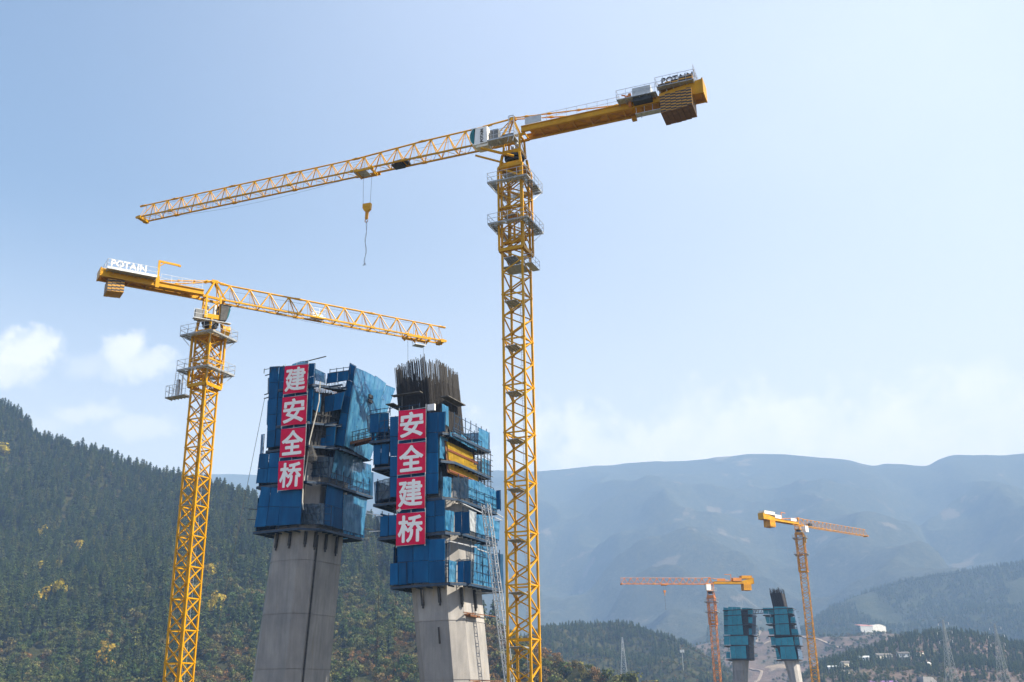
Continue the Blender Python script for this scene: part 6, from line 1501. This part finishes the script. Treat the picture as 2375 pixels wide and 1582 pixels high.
def ribbon(name, pts, width, mat):
    b = MB(); P = []
    for (x0, y0), (x1, y1) in zip(pts, pts[1:]):
        n = max(2, int(math.dist((x0, y0), (x1, y1)) / 8))
        P += [(x0 + (x1 - x0) * i / n, y0 + (y1 - y0) * i / n) for i in range(n)]
    P.append(pts[-1]); ring = []
    for i, (x, y) in enumerate(P):
        a, c_ = P[max(0, i - 1)], P[min(len(P) - 1, i + 1)]; d = Vector((c_[0] - a[0], c_[1] - a[1], 0)).normalized(); s_ = Vector((-d.y, d.x, 0)) * width / 2
        zc = ground_z(x, y) + .8
        ring.append((Vector((x, y, zc)) - s_, Vector((x, y, zc)) + s_))
    for (a, b_), (c_, d_) in zip(ring, ring[1:]): i = b._p([a, c_, d_, b_, a - Vector((0, 0, 3)), c_ - Vector((0, 0, 3)), d_ - Vector((0, 0, 3)), b_ - Vector((0, 0, 3))]); b.face(i, i + 1, i + 2, i + 3); b.face(i + 4, i + 5, i + 1, i); b.face(i + 3, i + 2, i + 6, i + 7)
    return tag(b.obj(name, mat), kind='structure')
m_road = surf('pale_concrete_road', (.17, .14, .12), (.25, .21, .18), .05, .9)
ribbon('road', [(500, 1880), (514, 1835), (518, 1795), (520, 1768), (526, 1735), (540, 1700)], 5.5, m_road)
ribbon('road', [(452, 1975), (436, 1935), (425, 1900), (434, 1880), (470, 1900), (500, 1900)], 5, m_road)
ribbon('road', [(360, 1640), (385, 1700), (350, 1760), (380, 1850)], 4.5, m_road)

# ------------------------------------------------------------------ site gear peeping over the lower edge
e = empty('gantry_crane', (262, 880, ground_z(262, 880) - 1), 'orange launching gantry low at the foot of the far right crane', 'gantry', R(8))
b = MB(); H0 = 17
for y in (-2, 2):
    b.bar((-34, y, H0), (24, y, H0), .8, 1.1); b.bar((-34, y, H0 + 3), (24, y, H0 + 3), .5)
    for k in range(19): b.bar((-34 + k * 3, y, H0), (-32.5 + k * 3, y, H0 + 3), .3); b.bar((-32.5 + k * 3, y, H0 + 3), (-31 + k * 3, y, H0), .3)
b.obj('gantry_girder', M['orange'], e)
for x in (-20, 12):
    b = MB()
    for y in (-2.5, 2.5): b.bar((x - 3, y, 0), (x, y, H0 - .4), .7); b.bar((x + 3, y, 0), (x, y, H0 - .4), .7)
    b.obj('gantry_leg', M['orange'], e)
b = MB(); b.bar((6, 0, H0 + 3), (6, 0, H0 + 13), .9); b.hexa([(2.4, -.8, H0 + 11), (9.6, -.8, H0 + 11), (6, -.8, H0 + 15)], [(2.4, .8, H0 + 11), (9.6, .8, H0 + 11), (6, .8, H0 + 15)]); b.bar((6, 0, H0 + 13), (-22, 0, H0 + 3), .25); b.obj('gantry_mast', M['orange'], e)
e = empty('site_shed', (348, 1032, ground_z(348, 1032) - 3), 'low purple roofed site shed at the bottom edge right of the far crane', 'shed', R(10))
b = MB(); b.box((-13, -5, 0), (13, 5, 4.5)); b.obj('wall', M['cream'], e); b = MB(); b.hexa([(-14, -6, 4.5), (14, -6, 4.5), (14, 6, 4.5), (-14, 6, 4.5)], [(-14, -.3, 7.2), (14, -.3, 7.2), (14, .3, 7.2), (-14, .3, 7.2)]); b.obj('roof', surf('purple_sheet', (.16, .07, .24), (.2, .09, .29), 1, .6), e); b = MB(); b.box((-4, -6.2, 0), (8, -5.1, 3.4)); b.obj('stacked_goods', M['rust'], e)
e = empty('concrete_abutment', (394, 1040, ground_z(394, 1040) - 1), 'pale concrete block beside the lower edge left of the power pylons', 'concrete block', R(15))
b = MB(); b.hexa([(-9, -5, 0), (10, -5, 0), (10, 5, 0), (-9, 5, 0)], [(-8.5, -5, 9), (2, -5, 8.4), (2, 5, 8.4), (-8.5, 5, 9)]); b.obj('concrete_body', M['concrete'], e)

# ------------------------------------------------------------------ trees in autumn colour
for k, (x, y, s_, lab) in enumerate(((-334, 740, 1.15, 'large yellow autumn tree low on the left hillside, left half of a pair'), (-324, 744, 1.3, 'large yellow autumn tree low on the left hillside, right half of a pair'),
        (-380, 837, .9, 'small yellow tree halfway up the left hillside, above the yellow pair'), (-376, 850, .8, 'tiny yellow tree just above another, halfway up the left hillside'), (-381, 905, .9, 'slim yellow tree among pines right of the hillside centre line'), (-376, 893, .8, 'yellow tree directly below the slim one among the pines'),
        (-425, 922, .9, 'yellow tree high among the pines on the left hillside'), (-420, 917, .8, 'smaller companion of the high yellow tree on the left hillside'), (-552, 1080, 1.4, 'yellow tree by the left picture edge near the ridge'),
        (-237, 806, 1.0, 'yellow-green tree right of the left crane mast, upper'), (-233, 800, .9, 'yellow-green tree right of the left crane mast, second from the top'), (-208, 735, 1.2, 'yellow-green tree right of the left crane mast, lower'), (-207, 722, 1.1, 'yellow-green tree right of the left crane mast, lowest'),
        (-253, 660, 1.0, 'orange-yellow tree near the lower edge left of the crane mast'), (-243, 630, 1.1, 'orange-yellow tree nearest the lower edge left of the crane mast'), (-339, 903, .9, 'pale yellow tree alone in the middle of the pine slope'))):
    o = bpy.data.objects.new('autumn_tree', TREES['autumn'][k % 2]); COL.objects.link(o); o.location = (x, y, ground_z(x, y, ('hillside',)) + 1.0); o.scale = (s_ * 1.75,) * 3; o.rotation_euler = (0, 0, k); tag(o, lab, 'tree', 'yellow autumn trees')
